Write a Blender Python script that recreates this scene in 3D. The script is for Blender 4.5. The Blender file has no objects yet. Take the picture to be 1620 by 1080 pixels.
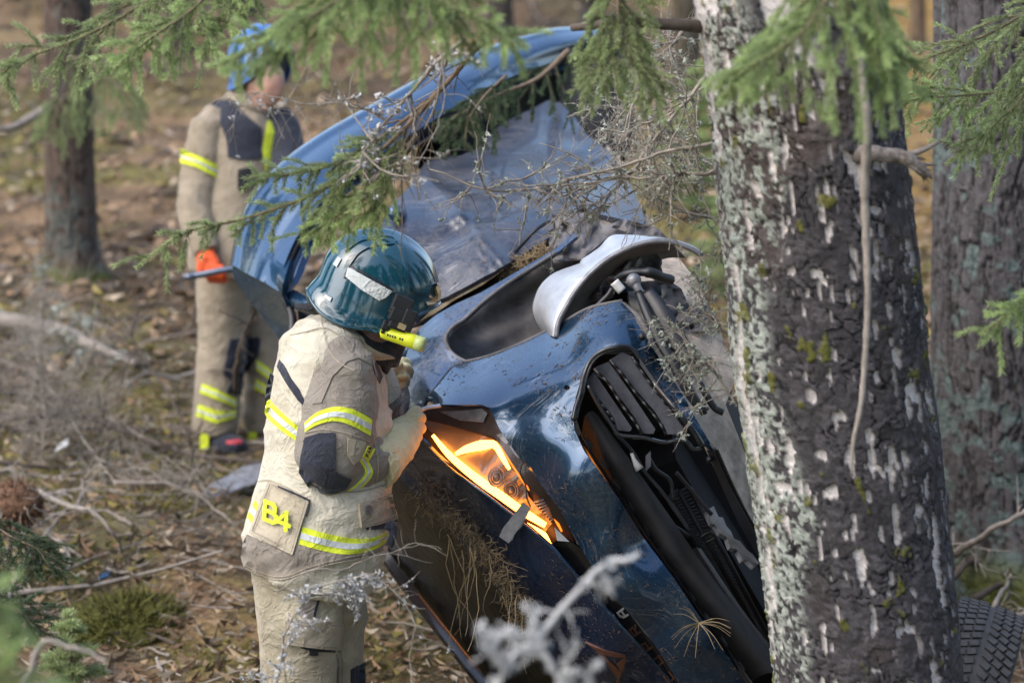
import bpy, bmesh, math, random
import numpy as np
from mathutils import Vector, Matrix
from mathutils.bvhtree import BVHTree
from mathutils.geometry import delaunay_2d_cdt

S = bpy.context.scene
COL = S.collection
rnd = random.Random(7)
rng = np.random.default_rng(7)

# ------------------------------------------------------------------ camera, sky, sun, exposure
PITCH = math.radians(15.06)
FPX = 3375.0
CAMZ = 3.1
cam_d = bpy.data.cameras.new('camera')
cam_d.lens = 75.0
cam_d.sensor_width = 36.0
cam_d.clip_start = 0.1
cam_d.clip_end = 400
cam_d.dof.use_dof = True
cam_d.dof.focus_distance = 6.0
cam_d.dof.aperture_fstop = 2.3
cam = bpy.data.objects.new('camera', cam_d)
cam.location = (0, 0, CAMZ)
cam.rotation_euler = (math.radians(90) - PITCH, 0, 0)
COL.objects.link(cam)
S.camera = cam

SUN_EL, SUN_AZ = math.radians(50), math.radians(-118)   # azimuth measured from +Y towards +X
w = bpy.data.worlds.new('World')
S.world = w
w.use_nodes = True
wn = w.node_tree
bg = wn.nodes['Background']
sky = wn.nodes.new('ShaderNodeTexSky')
sky.sky_type = 'NISHITA'
sky.sun_disc = False
sky.sun_elevation = SUN_EL
sky.sun_rotation = SUN_AZ
sky.air_density = 1.0
sky.dust_density = 2.5
sky.ozone_density = 1.0
wn.links.new(sky.outputs[0], bg.inputs[0])
bg.inputs[1].default_value = 0.15
sl = bpy.data.lights.new('sun', 'SUN')
sl.energy = .75
sl.angle = math.radians(70)
sl.color = (1.0, 0.96, 0.90)
so = bpy.data.objects.new('sun', sl)
_sd = Vector((math.sin(SUN_AZ) * math.cos(SUN_EL), math.cos(SUN_AZ) * math.cos(SUN_EL), math.sin(SUN_EL)))
so.rotation_euler = (-_sd).to_track_quat('-Z', 'Y').to_euler()
so.location = _sd * 30
COL.objects.link(so)
S.view_settings.view_transform = 'Standard'
S.view_settings.look = 'None'
S.view_settings.gamma = 1.0
S.view_settings.use_curve_mapping = False
S.view_settings.exposure = 1.42
S.render.engine = 'CYCLES'
S.cycles.use_denoising = True
S.cycles.max_bounces = 6
S.cycles.transparent_max_bounces = 12
S.cycles.caustics_reflective = False
S.cycles.caustics_refractive = False
S.cycles.sample_clamp_indirect = 6.0

# ------------------------------------------------------------------ geometry helpers
CAM = np.array([0, 0, CAMZ])
VR = np.array([1.0, 0, 0])
VU = np.array([0, math.sin(PITCH), math.cos(PITCH)])
VF = np.array([0, math.cos(PITCH), -math.sin(PITCH)])

def ray(px, py):
    return VF + (px - 810) / FPX * VR + (540 - py) / FPX * VU

def P(px, py, d):                    # a point of the place seen along that line of sight, d metres deep
    return CAM + d * ray(px, py)

def PP(pts):
    return np.array([P(*p) for p in pts])

def PY(px, py, y):                   # where that line of sight meets the upright plane y
    r = ray(px, py)
    return CAM + r * (y / r[1])

def vn(x, y, seed=0):                # value noise, vectorised
    x = np.asarray(x, float); y = np.asarray(y, float)
    xi = np.floor(x).astype(np.int64); yi = np.floor(y).astype(np.int64)
    fx = x - xi; fy = y - yi
    fx = fx * fx * (3 - 2 * fx); fy = fy * fy * (3 - 2 * fy)
    def h(a, b):
        n = (a * 374761393 + b * 668265263 + seed * 974634613) & 0x7fffffff
        n = ((n ^ (n >> 13)) * 1274126177) & 0x7fffffff
        return ((n ^ (n >> 16)) & 0xffff) / 65535.0
    return (h(xi, yi) * (1 - fx) + h(xi + 1, yi) * fx) * (1 - fy) + (h(xi, yi + 1) * (1 - fx) + h(xi + 1, yi + 1) * fx) * fy

def fbm(x, y, seed=0, o=4):
    s = 0; a = .5; t = 0
    for k in range(o):
        s = s + a * vn(np.asarray(x) * 2 ** k, np.asarray(y) * 2 ** k, seed + k); t += a; a *= .5
    return s / t

def worley(x, y, seed=0, jit=.9):
    xi = np.floor(x).astype(np.int64); yi = np.floor(y).astype(np.int64)
    f1 = np.full(x.shape, 9.0); f2 = np.full(x.shape, 9.0); idv = np.zeros(x.shape)
    def h(a, b, s):
        n = (a * 374761393 + b * 668265263 + s * 974634613) & 0x7fffffff
        n = ((n ^ (n >> 13)) * 1274126177) & 0x7fffffff
        return ((n ^ (n >> 16)) & 0xffff) / 65535.0
    for i in (-1, 0, 1):
        for j in (-1, 0, 1):
            cx = xi + i + .5 + jit * (h(xi + i, yi + j, seed) - .5)
            cy = yi + j + .5 + jit * (h(xi + i, yi + j, seed + 1) - .5)
            d = np.hypot(x - cx, y - cy)
            nid = h(xi + i, yi + j, seed + 2)
            closer = d < f1
            f2 = np.where(closer, f1, np.minimum(f2, d))
            idv = np.where(closer, nid, idv)
            f1 = np.where(closer, d, f1)
    return f1, f2, idv

def sstep(a, b, x):
    t = np.clip((x - a) / (b - a), 0, 1)
    return t * t * (3 - 2 * t)

def cr(pts, n):                      # Catmull-Rom through the points, n samples by length
    pts = np.asarray(pts, float)
    if len(pts) < 3:
        t = np.linspace(0, 1, n)[:, None]
        return pts[0] * (1 - t) + pts[-1] * t
    seg = np.linalg.norm(np.diff(pts, axis=0), axis=1) ** .5 + 1e-9
    t = np.concatenate([[0], np.cumsum(seg)])
    q = np.linspace(0, t[-1], n)
    m = np.zeros_like(pts)
    dt = np.diff(t)
    sl_ = np.diff(pts, axis=0) / dt[:, None]
    m[1:-1] = (sl_[:-1] * dt[1:, None] + sl_[1:] * dt[:-1, None]) / (dt[1:] + dt[:-1])[:, None]
    m[0] = sl_[0]; m[-1] = sl_[-1]
    i = np.clip(np.searchsorted(t, q, 'right') - 1, 0, len(dt) - 1)
    u = ((q - t[i]) / dt[i])[:, None]; hh = dt[i][:, None]
    return ((2 * u**3 - 3 * u**2 + 1) * pts[i] + (u**3 - 2 * u**2 + u) * hh * m[i]
            + (-2 * u**3 + 3 * u**2) * pts[i + 1] + (u**3 - u**2) * hh * m[i + 1])

def np_mesh(name, V, F, smooth=True, col=None):
    V = np.asarray(V, np.float32); F = np.asarray(F, np.int32)
    me = bpy.data.meshes.new(name)
    k = F.shape[1]
    me.vertices.add(len(V)); me.vertices.foreach_set('co', V.ravel())
    me.loops.add(F.size); me.loops.foreach_set('vertex_index', F.ravel())
    me.polygons.add(len(F))
    me.polygons.foreach_set('loop_start', np.arange(0, F.size, k, dtype=np.int32))
    me.polygons.foreach_set('loop_total', np.full(len(F), k, np.int32))
    me.update(calc_edges=True)
    me.polygons.foreach_set('use_smooth', np.full(len(F), smooth))
    if col is not None:
        a = me.color_attributes.new('Col', 'FLOAT_COLOR', 'POINT')
        c = np.ones((len(V), 4), np.float32); c[:, :col.shape[1]] = col
        a.data.foreach_set('color', c.ravel())
    me.validate()
    return me

class MB:                            # collects quads and triangles, world space
    def __init__(s):
        s.v = []; s.f = []; s.n = 0; s.c = []
    def add(s, V, F, c=None):
        V = np.asarray(V, float)
        s.v.append(V)
        s.f += [tuple(int(i) + s.n for i in f) for f in F]
        s.c.append(np.full((len(V), 1), .5 if c is None else c))
        s.n += len(V)
        return s
    def tube(s, pts, r, sides=6, cap=True, c=None):
        pts = np.asarray(pts, float); n = len(pts)
        r = np.broadcast_to(np.asarray(r, float), (n,))
        T = np.gradient(pts, axis=0); T /= np.linalg.norm(T, axis=1)[:, None] + 1e-12
        a = np.array([0, 0, 1.0]) if abs(T[0][2]) < .9 else np.array([1.0, 0, 0])
        N = np.cross(T[0], a); N /= np.linalg.norm(N)
        ang = np.linspace(0, 2 * math.pi, sides, endpoint=False)
        V = []
        for i in range(n):
            N = N - T[i] * (N @ T[i]); N /= np.linalg.norm(N) + 1e-12
            B = np.cross(T[i], N)
            V.append(pts[i] + r[i] * (np.cos(ang)[:, None] * N + np.sin(ang)[:, None] * B))
        V = np.concatenate(V)
        F = [(i * sides + j, i * sides + (j + 1) % sides, (i + 1) * sides + (j + 1) % sides, (i + 1) * sides + j)
             for i in range(n - 1) for j in range(sides)]
        if cap:
            F += [tuple(range(sides))[::-1], tuple((n - 1) * sides + j for j in range(sides))]
        return s.add(V, F, c)
    def ring_loft(s, rows, sides=20):   # rows: (px, py, d, half width in the picture plane, half depth)
        pts = PP([r[:3] for r in rows]); n = len(pts)
        T = np.gradient(pts, axis=0); T /= np.linalg.norm(T, axis=1)[:, None]
        V = []
        ang = np.linspace(0, 2 * math.pi, sides, endpoint=False)
        for i in range(n):
            D = VF - T[i] * (VF @ T[i]); D /= np.linalg.norm(D)
            X = np.cross(T[i], D)
            V.append(pts[i] + rows[i][3] * np.cos(ang)[:, None] * X + rows[i][4] * np.sin(ang)[:, None] * D)
        F = [(i * sides + j, i * sides + (j + 1) % sides, (i + 1) * sides + (j + 1) % sides, (i + 1) * sides + j)
             for i in range(n - 1) for j in range(sides)]
        F += [tuple(range(sides))[::-1], tuple((n - 1) * sides + j for j in range(sides))]
        return s.add(np.concatenate(V), F)
    def box(s, c, ax, hs, cc=None):     # centre, three axis vectors, half sizes
        c = np.asarray(c, float); ax = [np.asarray(a, float) / (np.linalg.norm(a) + 1e-12) for a in ax]
        V = [c + i * hs[0] * ax[0] + j * hs[1] * ax[1] + k * hs[2] * ax[2] for i in (-1, 1) for j in (-1, 1) for k in (-1, 1)]
        return s.add(V, [(0, 1, 3, 2), (4, 6, 7, 5), (0, 4, 5, 1), (2, 3, 7, 6), (0, 2, 6, 4), (1, 5, 7, 3)], cc)
    def ball(s, c, r, n=8, sq=(1, 1, 1)):
        V = []; F = []
        m = n
        for i in range(n + 1):
            th = math.pi * i / n
            for j in range(m):
                ph = 2 * math.pi * j / m
                V.append(np.asarray(c) + r * np.array([sq[0] * math.sin(th) * math.cos(ph), sq[1] * math.sin(th) * math.sin(ph), sq[2] * math.cos(th)]))
        for i in range(n):
            for j in range(m):
                F.append((i * m + j, i * m + (j + 1) % m, (i + 1) * m + (j + 1) % m, (i + 1) * m + j))
        return s.add(V, F)
    def crumb(s, c, r, g, k=4):
        for _ in range(k):
            o = np.asarray(c) + g.normal(size=3) * r * .45
            t = g.normal(size=(4, 3)) * r * .55
            s.add([o + t[0], o + t[1], o + t[2], o + t[3]], [(0, 1, 2), (0, 2, 3)])
        return s
    def mesh(s, name, smooth=True):
        me = bpy.data.meshes.new(name)
        V = np.concatenate(s.v) if s.v else np.zeros((0, 3))
        me.from_pydata(V.tolist(), [], s.f)
        me.polygons.foreach_set('use_smooth', [smooth] * len(me.polygons))
        a = me.color_attributes.new('Col', 'FLOAT_COLOR', 'POINT')
        c = np.ones((len(V), 4), np.float32); c[:, :3] = np.concatenate(s.c)
        a.data.foreach_set('color', c.ravel())
        me.update()
        return me
    def build(s, name, m, parent=None, smooth=True):
        return link(name, s.mesh(name, smooth), m, parent)

def wloc(o):
    return Vector((0, 0, 0)) if o is None else wloc(o.parent) + o.location

def link(name, me, m, parent=None):   # a mesh made in world coordinates, hung under its thing
    o = bpy.data.objects.new(name, me)
    COL.objects.link(o)
    if m is not None and not me.materials:
        me.materials.append(m)
    if parent is not None:
        o.parent = parent
        o.location = -wloc(parent)
    return o

def tag(o, label=None, cat=None, group=None, kind=None):
    for k, v in (('label', label), ('category', cat), ('group', group), ('kind', kind)):
        if v: o[k] = v
    return o

def thing(name, label, cat, loc, group=None):
    o = bpy.data.objects.new(name, None)
    o.empty_display_size = .1
    o.location = Vector([float(x) for x in loc])
    COL.objects.link(o)
    return tag(o, label, cat, group)

def rebase(o, loc):                  # move a mesh thing's origin to its base
    loc = Vector([float(x) for x in loc])
    o.data.transform(Matrix.Translation(-loc)); o.location = loc
    return o

def solid(o, t, off=-1):
    m = o.modifiers.new('thickness', 'SOLIDIFY'); m.thickness = t; m.offset = off
    e = o.modifiers.new('edges', 'EDGE_SPLIT'); e.split_angle = math.radians(48)
    return o

def face_cam(V, F):
    V = np.asarray(V); f = F[len(F) // 2]
    n = np.zeros(3)
    for f in F[::max(1, len(F) // 40)]:
        a, b, c = V[f[0]], V[f[1]], V[f[2]]
        k = np.cross(b - a, c - a); n += np.sign(k @ (CAM - a)) * np.linalg.norm(k) * np.array([1, 0, 0])
    return F if n[0] > 0 else [tuple(f)[::-1] for f in F]

def loft(name, curves, m, parent=None, nu=40, nv=12, th=.012, fn=None):
    C = [cr(c, nu) for c in curves]
    rows = np.array([cr([c[i] for c in C], nv) if len(C) > 2 else cr([C[0][i], C[1][i]], nv) for i in range(nu)])
    q = rows.reshape(-1, 3)
    if fn is not None: q = fn(q)
    V = CAM + q[:, 2:3] * (VF + ((q[:, 0:1] - 810) / FPX) * VR + ((540 - q[:, 1:2]) / FPX) * VU)
    F = [(i * nv + j, i * nv + j + 1, (i + 1) * nv + j + 1, (i + 1) * nv + j) for i in range(nu - 1) for j in range(nv - 1)]
    F = face_cam(V, F)
    o = MB().add(V, F).build(name, m, parent)
    if th: solid(o, th)
    return o

def unit(v): return v / (np.linalg.norm(v) + 1e-12)

def tps(ctrl):
    c = np.asarray(ctrl, float); X = c[:, :2] / 100.0; y = c[:, 2]
    n = len(c)
    if n < 3: return lambda p: np.full(len(p), y.mean())
    d = np.linalg.norm(X[:, None] - X[None], axis=2)
    K = np.where(d > 0, d * d * np.log(d + 1e-12), 0) + np.eye(n) * 1e-3
    A = np.zeros((n + 3, n + 3)); A[:n, :n] = K; A[:n, n] = 1; A[:n, n + 1:] = X
    A[n, :n] = 1; A[n + 1:, :n] = X.T
    s = np.linalg.lstsq(A, np.concatenate([y, [0, 0, 0]]), rcond=None)[0]
    def f(p):
        p = np.asarray(p, float) / 100.0
        D = np.linalg.norm(p[:, None] - X[None], axis=2)
        return np.where(D > 0, D * D * np.log(D + 1e-12), 0) @ s[:n] + s[n] + p @ s[n + 1:]
    return f

def inpoly(p, poly):
    x, y = p[:, 0], p[:, 1]; r = np.zeros(len(p), bool)
    for i in range(len(poly)):
        x1, y1 = poly[i]; x2, y2 = poly[i - 1]
        c = ((y1 > y) != (y2 > y)) & (x < (x2 - x1) * (y - y1) / (y2 - y1 + 1e-12) + x1)
        r ^= c
    return r

def tri_fill(outline, res, holes=()):
    """triangulate an outline with an even filling of inner points"""
    def dense(pl):
        out = []
        for i in range(len(pl)):
            a = np.array(pl[i], float); b = np.array(pl[(i + 1) % len(pl)], float)
            k = max(1, int(np.linalg.norm(b - a) / res))
            out += [a + (b - a) * t / k for t in range(k)]
        return np.array(out)
    loops = [dense(outline)] + [dense(h) for h in holes]
    base = loops[0]
    lo, hi = base.min(0), base.max(0)
    gx, gy = np.meshgrid(np.arange(lo[0], hi[0], res), np.arange(lo[1], hi[1], res * .87))
    gx = gx + (np.arange(gx.shape[0])[:, None] % 2) * res * .5
    g = np.stack([gx.ravel(), gy.ravel()], 1)
    g = g[inpoly(g, base)]
    for h in loops[1:]:
        g = g[~inpoly(g, h)]
    bd = np.concatenate(loops)
    if len(g):
        dmin = np.sqrt(((g[:, None] - bd[None]) ** 2).sum(2).min(1)) if len(g) * len(bd) < 4e7 else np.full(len(g), 9e9)
        g = g[dmin > res * .5]
    pts = [Vector(p) for p in np.concatenate([bd, g])]
    edges = []; k = 0
    for lp in loops:
        n = len(lp); edges += [(k + i, k + (i + 1) % n) for i in range(n)]; k += n
    r = delaunay_2d_cdt(pts, edges, [], 0, 1e-4)
    V = np.array([tuple(p) for p in r[0]]); F = [tuple(f) for f in r[2]]
    cen = np.array([V[list(f)].mean(0) for f in F])
    ok = inpoly(cen, base)
    for h in loops[1:]:
        ok &= ~inpoly(cen, h)
    return V, [f for f, k in zip(F, ok) if k]

def patch(name, outline, ctrl, m, parent=None, res=9, th=.012, holes=(), fn=None):
    V2, F = tri_fill(outline, res, holes)
    d = tps(ctrl)(V2)
    if fn is not None: d = d + fn(V2[:, 0], V2[:, 1])
    V = CAM + d[:, None] * (VF + ((V2[:, 0:1] - 810) / FPX) * VR + ((540 - V2[:, 1:2]) / FPX) * VU)
    o = MB().add(V, face_cam(V, F)).build(name, m, parent)
    if th: solid(o, th)
    return o

def bvh_of(*objs):
    V = []; F = []; n = 0
    for o in objs:
        mw = Matrix.Translation(wloc(o))
        V += [mw @ v.co for v in o.data.vertices]
        F += [tuple(i + n for i in p.vertices) for p in o.data.polygons]
        n = len(V)
    return BVHTree.FromPolygons(V, F)

def decal(name, outline, bvh, m, parent=None, off=.004, th=.003, res=6):
    """a piece of cloth or tape laid on a garment, following its surface"""
    V2, F = tri_fill(outline, res)
    d = np.full(len(V2), np.nan)
    for i, (x, y) in enumerate(V2):
        r = Vector(ray(x, y)); L = r.length
        h = bvh.ray_cast(Vector(CAM), r / L)
        if h[0] is not None: d[i] = h[3] / L
    ok = ~np.isnan(d)
    if not ok.any(): return None
    med = np.median(d[ok]); ok &= np.abs(d - med) < .25
    for i in np.where(~ok)[0]:
        d[i] = d[ok][np.argmin(((V2[ok] - V2[i]) ** 2).sum(1))]
    d = d - off
    V = CAM + d[:, None] * (VF + ((V2[:, 0:1] - 810) / FPX) * VR + ((540 - V2[:, 1:2]) / FPX) * VU)
    o = MB().add(V, face_cam(V, F)).build(name, m, parent)
    solid(o, th)
    return o

def ribbon_poly(pts, wd):            # outline of a band of width wd along a polyline
    pts = np.asarray(pts, float)
    T = np.gradient(pts, axis=0); T /= np.linalg.norm(T, axis=1)[:, None] + 1e-9
    N = np.stack([-T[:, 1], T[:, 0]], 1) * wd / 2
    return [tuple(p) for p in np.concatenate([pts + N, (pts - N)[::-1]])]

def remeshed(name, mb, m, parent=None, vox=.008, it=6, fold=0, seed=0, fs=9.0):
    """the collected shapes grown together into one continuous surface"""
    me = mb.mesh(name)
    o = bpy.data.objects.new(name, me); COL.objects.link(o)
    a = o.modifiers.new('r', 'REMESH'); a.mode = 'VOXEL'; a.voxel_size = vox
    b = o.modifiers.new('s', 'SMOOTH'); b.iterations = it; b.factor = .5
    dg = bpy.context.evaluated_depsgraph_get()
    m2 = bpy.data.meshes.new_from_object(o.evaluated_get(dg))
    m2.name = name
    bpy.data.objects.remove(o); bpy.data.meshes.remove(me)
    m2.materials.clear()
    n = len(m2.vertices)
    if fold:
        co = np.zeros(n * 3, np.float32); m2.vertices.foreach_get('co', co); co = co.reshape(-1, 3)
        no = np.zeros(n * 3, np.float32); m2.vertices.foreach_get('normal', no); no = no.reshape(-1, 3)
        x = co @ np.array([.8, .45, .35]); y = co @ np.array([-.3, .2, .9])
        wx = fbm(x * 3, y * 3, seed + 9) * 2.2
        f = 1 - np.abs(2 * fbm(x * fs * .45 + wx, y * fs * 1.5 + wx, seed, 2) - 1) * 2.4
        f2 = 1 - np.abs(2 * fbm(x * fs * 1.3 - wx, y * fs * 2.2 + wx * 2, seed + 21, 2) - 1) * 2.4
        g = fbm(x * 4, y * 4 + 7, seed + 3) - .5
        am = .25 + 1.1 * sstep(.35, .65, fbm(x * 5 + 3, y * 5, seed + 31, 2))
        co = co + no * ((f * .3 * am + np.maximum(f2, -.2) * .28 * am + g * .45)[:, None] * fold)
        m2.vertices.foreach_set('co', co.ravel())
    m2.polygons.foreach_set('use_smooth', [True] * len(m2.polygons))
    m2.update()
    return link(name, m2, m, parent)

# ------------------------------------------------------------------ materials
def newmat(name):
    m = bpy.data.materials.new(name); m.use_nodes = True
    nt = m.node_tree
    return m, nt, nt.nodes['Principled BSDF']

def N(nt, t, **kw):
    n = nt.nodes.new('ShaderNode' + t)
    for k, v in kw.items(): setattr(n, k, v)
    return n

def noise(nt, scale, detail=5, rough=.6, vec=None, dist=0):
    n = N(nt, 'TexNoise'); n.inputs['Scale'].default_value = scale; n.inputs['Detail'].default_value = detail
    n.inputs['Roughness'].default_value = rough; n.inputs['Distortion'].default_value = dist
    if vec is not None: nt.links.new(vec, n.inputs['Vector'])
    return n

def coord(nt, scale=(1, 1, 1), rot=(0, 0, 0)):
    g = N(nt, 'NewGeometry')
    mp = N(nt, 'Mapping'); mp.inputs['Scale'].default_value = scale; mp.inputs['Rotation'].default_value = rot
    nt.links.new(g.outputs['Position'], mp.inputs['Vector'])
    return mp.outputs[0]

def ramp(nt, fac, stops):
    r = N(nt, 'ValToRGB'); e = r.color_ramp.elements
    while len(e) < len(stops): e.new(.5)
    for k, (p, c) in enumerate(stops):
        e[k].position = p; e[k].color = (c[0], c[1], c[2], 1) if not isinstance(c, (int, float)) else (c, c, c, 1)
    nt.links.new(fac, r.inputs[0])
    return r.outputs[0]

def mixc(nt, fac, a, b, mode='MIX'):
    n = N(nt, 'MixRGB', blend_type=mode)
    for k, v in ((0, fac), (1, a), (2, b)):
        if hasattr(v, 'links'): nt.links.new(v, n.inputs[k])
        else: n.inputs[k].default_value = v if k == 0 else (v[0], v[1], v[2], 1)
    return n.outputs[0]

def bump(nt, b, h, strength=.3, dist=.01):
    n = N(nt, 'Bump'); n.inputs['Strength'].default_value = strength; n.inputs['Distance'].default_value = dist
    nt.links.new(h, n.inputs['Height']); nt.links.new(n.outputs[0], b.inputs['Normal'])
    return n

def simple(name, c, rough=.6, metal=0, var=.25, scale=14, bmp=.15, bscale=60, bdist=.004, coat=0):
    m, nt, b = newmat(name)
    v = coord(nt)
    n = noise(nt, scale, 5, .65, v)
    lo = tuple(x * (1 - var) for x in c); hi = tuple(min(1, x * (1 + var)) for x in c)
    nt.links.new(ramp(nt, n.outputs[0], [(.3, lo), (.7, hi)]), b.inputs['Base Color'])
    b.inputs['Roughness'].default_value = rough; b.inputs['Metallic'].default_value = metal
    b.inputs['Coat Weight'].default_value = coat; b.inputs['Coat Roughness'].default_value = .06
    if bmp:
        n2 = noise(nt, bscale, 4, .6, v)
        bump(nt, b, n2.outputs[0], bmp, bdist)
    return m

def cloth(name, c, dirt=.35, weave=900, var=.1):
    m, nt, b = newmat(name)
    v = coord(nt)
    n = noise(nt, 7, 6, .65, v, .4)
    dk = tuple(x * (1 - dirt) * k for x, k in zip(c, (1, .96, .88)))
    base = ramp(nt, n.outputs[0], [(.28, dk), (.55, c), (.8, tuple(min(1, x * (1 + var)) for x in c))])
    n3 = noise(nt, 46, 4, .7, v)
    base = mixc(nt, ramp(nt, n3.outputs[0], [(.56, 0.0), (.7, .4)]), base, tuple(x * .55 for x in c))
    nt.links.new(base, b.inputs['Base Color'])
    b.inputs['Roughness'].default_value = .88
    b.inputs['Sheen Weight'].default_value = .15
    n2 = noise(nt, 34, 5, .7, v, .5)
    n4 = noise(nt, weave * .25, 2, .5, v)
    nw = noise(nt, 13, 3, .6, v, .7)
    rg = ramp(nt, nw.outputs[0], [(.40, 0.0), (.50, 1.0), (.56, .35), (.70, 0.0)])
    ma = N(nt, 'Math', operation='MULTIPLY_ADD'); nt.links.new(rg, ma.inputs[0]); ma.inputs[1].default_value = 1.1; nt.links.new(n2.outputs[0], ma.inputs[2])
    ad = N(nt, 'Math', operation='ADD'); nt.links.new(ma.outputs[0], ad.inputs[0])
    ml = N(nt, 'Math', operation='MULTIPLY'); ml.inputs[1].default_value = .25; nt.links.new(n4.outputs[0], ml.inputs[0])
    nt.links.new(ml.outputs[0], ad.inputs[1])
    bump(nt, b, ad.outputs[0], .42, .008)
    return m

def paint(name, c, dust=.5, dustc=(.23, .215, .19), scr=.4, rough=.2, scale=5, srot=(0, .6, .3), metal=.55, coat=1.0):
    m, nt, b = newmat(name)
    v = coord(nt)
    n = noise(nt, scale, 8, .68, v, .3)
    n2 = noise(nt, 70, 6, .75, v)
    mul = N(nt, 'Math', operation='MULTIPLY'); nt.links.new(n.outputs[0], mul.inputs[0]); nt.links.new(n2.outputs[0], mul.inputs[1])
    f = ramp(nt, mul.outputs[0], [(.34 - dust * .28, 0.0), (.46 - dust * .16, .85 * min(1, dust + .2))])
    base = mixc(nt, f, c, dustc)
    vs = coord(nt, (1.2, 55, 1.6), srot)
    n3 = noise(nt, 3.2, 1, .4, vs)
    s = ramp(nt, n3.outputs[0], [(.60, 0.0), (.625, scr), (.65, 0.0)])
    sm = noise(nt, 6.5, 4, .6, v)
    s = mixc(nt, 1.0, s, ramp(nt, sm.outputs[0], [(.5, 0.0), (.62, 1.0)]), 'MULTIPLY')
    base = mixc(nt, s, base, (.42, .43, .45))
    nt.links.new(base, b.inputs['Base Color'])
    inv = ramp(nt, f, [(0, rough), (1, .75)])
    nt.links.new(inv, b.inputs['Roughness'])
    b.inputs['Metallic'].default_value = metal
    cw = ramp(nt, f, [(0, coat), (.6, 0.05)])
    nt.links.new(cw, b.inputs['Coat Weight']); b.inputs['Coat Roughness'].default_value = .05
    n4 = noise(nt, 9, 3, .5, v)
    bump(nt, b, n4.outputs[0], .05, .01)
    return m

def vcol(name, rough=.85, bmp=.5, bscale=120, bdist=.004, var=.3, tint=(1, 1, 1), trans=0):
    m, nt, b = newmat(name)
    a = N(nt, 'VertexColor', layer_name='Col')
    v = coord(nt)
    n = noise(nt, bscale, 5, .7, v)
    r = ramp(nt, n.outputs[0], [(.3, 1 - var), (.7, 1 + var)])
    base = mixc(nt, 1.0, a.outputs[0], r, 'MULTIPLY')
    base = mixc(nt, 1.0, base, tint, 'MULTIPLY')
    nt.links.new(base, b.inputs['Base Color'])
    b.inputs['Roughness'].default_value = rough
    b.inputs['Specular IOR Level'].default_value = .25
    if bmp: bump(nt, b, n.outputs[0], bmp, bdist)
    return m

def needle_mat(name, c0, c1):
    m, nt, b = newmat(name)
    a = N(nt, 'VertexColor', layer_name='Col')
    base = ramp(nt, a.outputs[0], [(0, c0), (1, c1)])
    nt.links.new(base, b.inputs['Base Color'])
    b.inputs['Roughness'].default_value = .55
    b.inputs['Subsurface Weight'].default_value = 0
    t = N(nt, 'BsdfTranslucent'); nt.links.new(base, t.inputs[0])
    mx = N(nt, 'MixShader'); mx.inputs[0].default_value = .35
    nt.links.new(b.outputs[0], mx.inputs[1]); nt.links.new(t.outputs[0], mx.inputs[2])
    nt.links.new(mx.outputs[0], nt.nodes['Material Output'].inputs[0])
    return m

M = {}
M['paint'] = paint('dusty_blue_paint', (.015, .052, .108), .32, (.19, .18, .17), scr=.75, rough=.22)
M['paint_roof'] = paint('blue_paint_roof', (.015, .062, .135), .14, scr=.25, rough=.22)
M['paint_door'] = paint('scraped_blue_paint', (.018, .027, .05), .60, (.185, .172, .165), 1.0, .36, 4.2, (.4, .9, .5), .3, .5)
M['paint_fender'] = paint('scuffed_blue_paint', (.03, .06, .12), .5, (.22, .215, .21), .55, .25, 5)
M['paint_hood'] = paint('dark_hood_paint', (.012, .03, .075), .2, (.16, .14, .12), .3, .2, 7)
M['black'] = simple('black_plastic', (.014, .014, .016), .42, var=.4, scale=20, bmp=.1)
M['black_gloss'] = simple('gloss_black', (.012, .012, .014), .16, var=.3, bmp=.03, coat=.5)
M['beam'] = simple('dusty_crash_beam', (.026, .025, .026), .7, 0, .5, 12, .2)
M['slat'] = simple('vent_slat_plastic', (.055, .055, .068), .5, var=.35, scale=40, bmp=.1, bscale=300)
M['liner'] = simple('dusty_liner', (.125, .118, .118), .8, var=.5, scale=9, bmp=.3)
M['beige'] = simple('muddy_underbody', (.36, .30, .235), .9, var=.6, scale=11, bmp=.6, bscale=40)
M['alu'] = simple('scuffed_aluminium', (.52, .53, .55), .36, .45, .18, 22, .15)
M['grey_part'] = simple('grey_metal', (.22, .22, .23), .5, .6, .4, 25, .3)
M['whitep'] = simple('white_plastic', (.6, .6, .58), .5, 0, .1)
M['copper'] = simple('copper_trim', (.27, .14, .10), .3, .8, .2)
M['rubber'] = simple('tyre_rubber', (.05, .05, .052), .85, 0, .3, 30, .3)
M['glass_dark'] = simple('dark_windscreen', (.009, .008, .0075), .3, 0, .8, 9, .3, 22, .012)
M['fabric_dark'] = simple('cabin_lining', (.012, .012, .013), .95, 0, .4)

def emit(name, c, s):
    m, nt, b = newmat(name)
    e = N(nt, 'Emission'); e.inputs[0].default_value = (*c, 1); e.inputs[1].default_value = s
    nt.links.new(e.outputs[0], nt.nodes['Material Output'].inputs[0])
    return m
M['led'] = emit('orange_led', (1, .30, .036), 7)
M['led2'] = emit('orange_led_dim', (1, .22, .02), .8)
m, nt, b = newmat('lamp_lens')
tr = N(nt, 'BsdfTransparent'); gl = N(nt, 'BsdfGlossy'); gl.inputs['Roughness'].default_value = .06
fr = N(nt, 'Fresnel'); fr.inputs[0].default_value = 1.4
mx = N(nt, 'MixShader'); nt.links.new(fr.outputs[0], mx.inputs[0]); nt.links.new(tr.outputs[0], mx.inputs[1]); nt.links.new(gl.outputs[0], mx.inputs[2])
nt.links.new(mx.outputs[0], nt.nodes['Material Output'].inputs[0])
M['lens'] = m
M['chrome'] = simple('lamp_reflector', (.17, .155, .15), .3, .4, .1, 20, .05, 40, .004)
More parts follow.
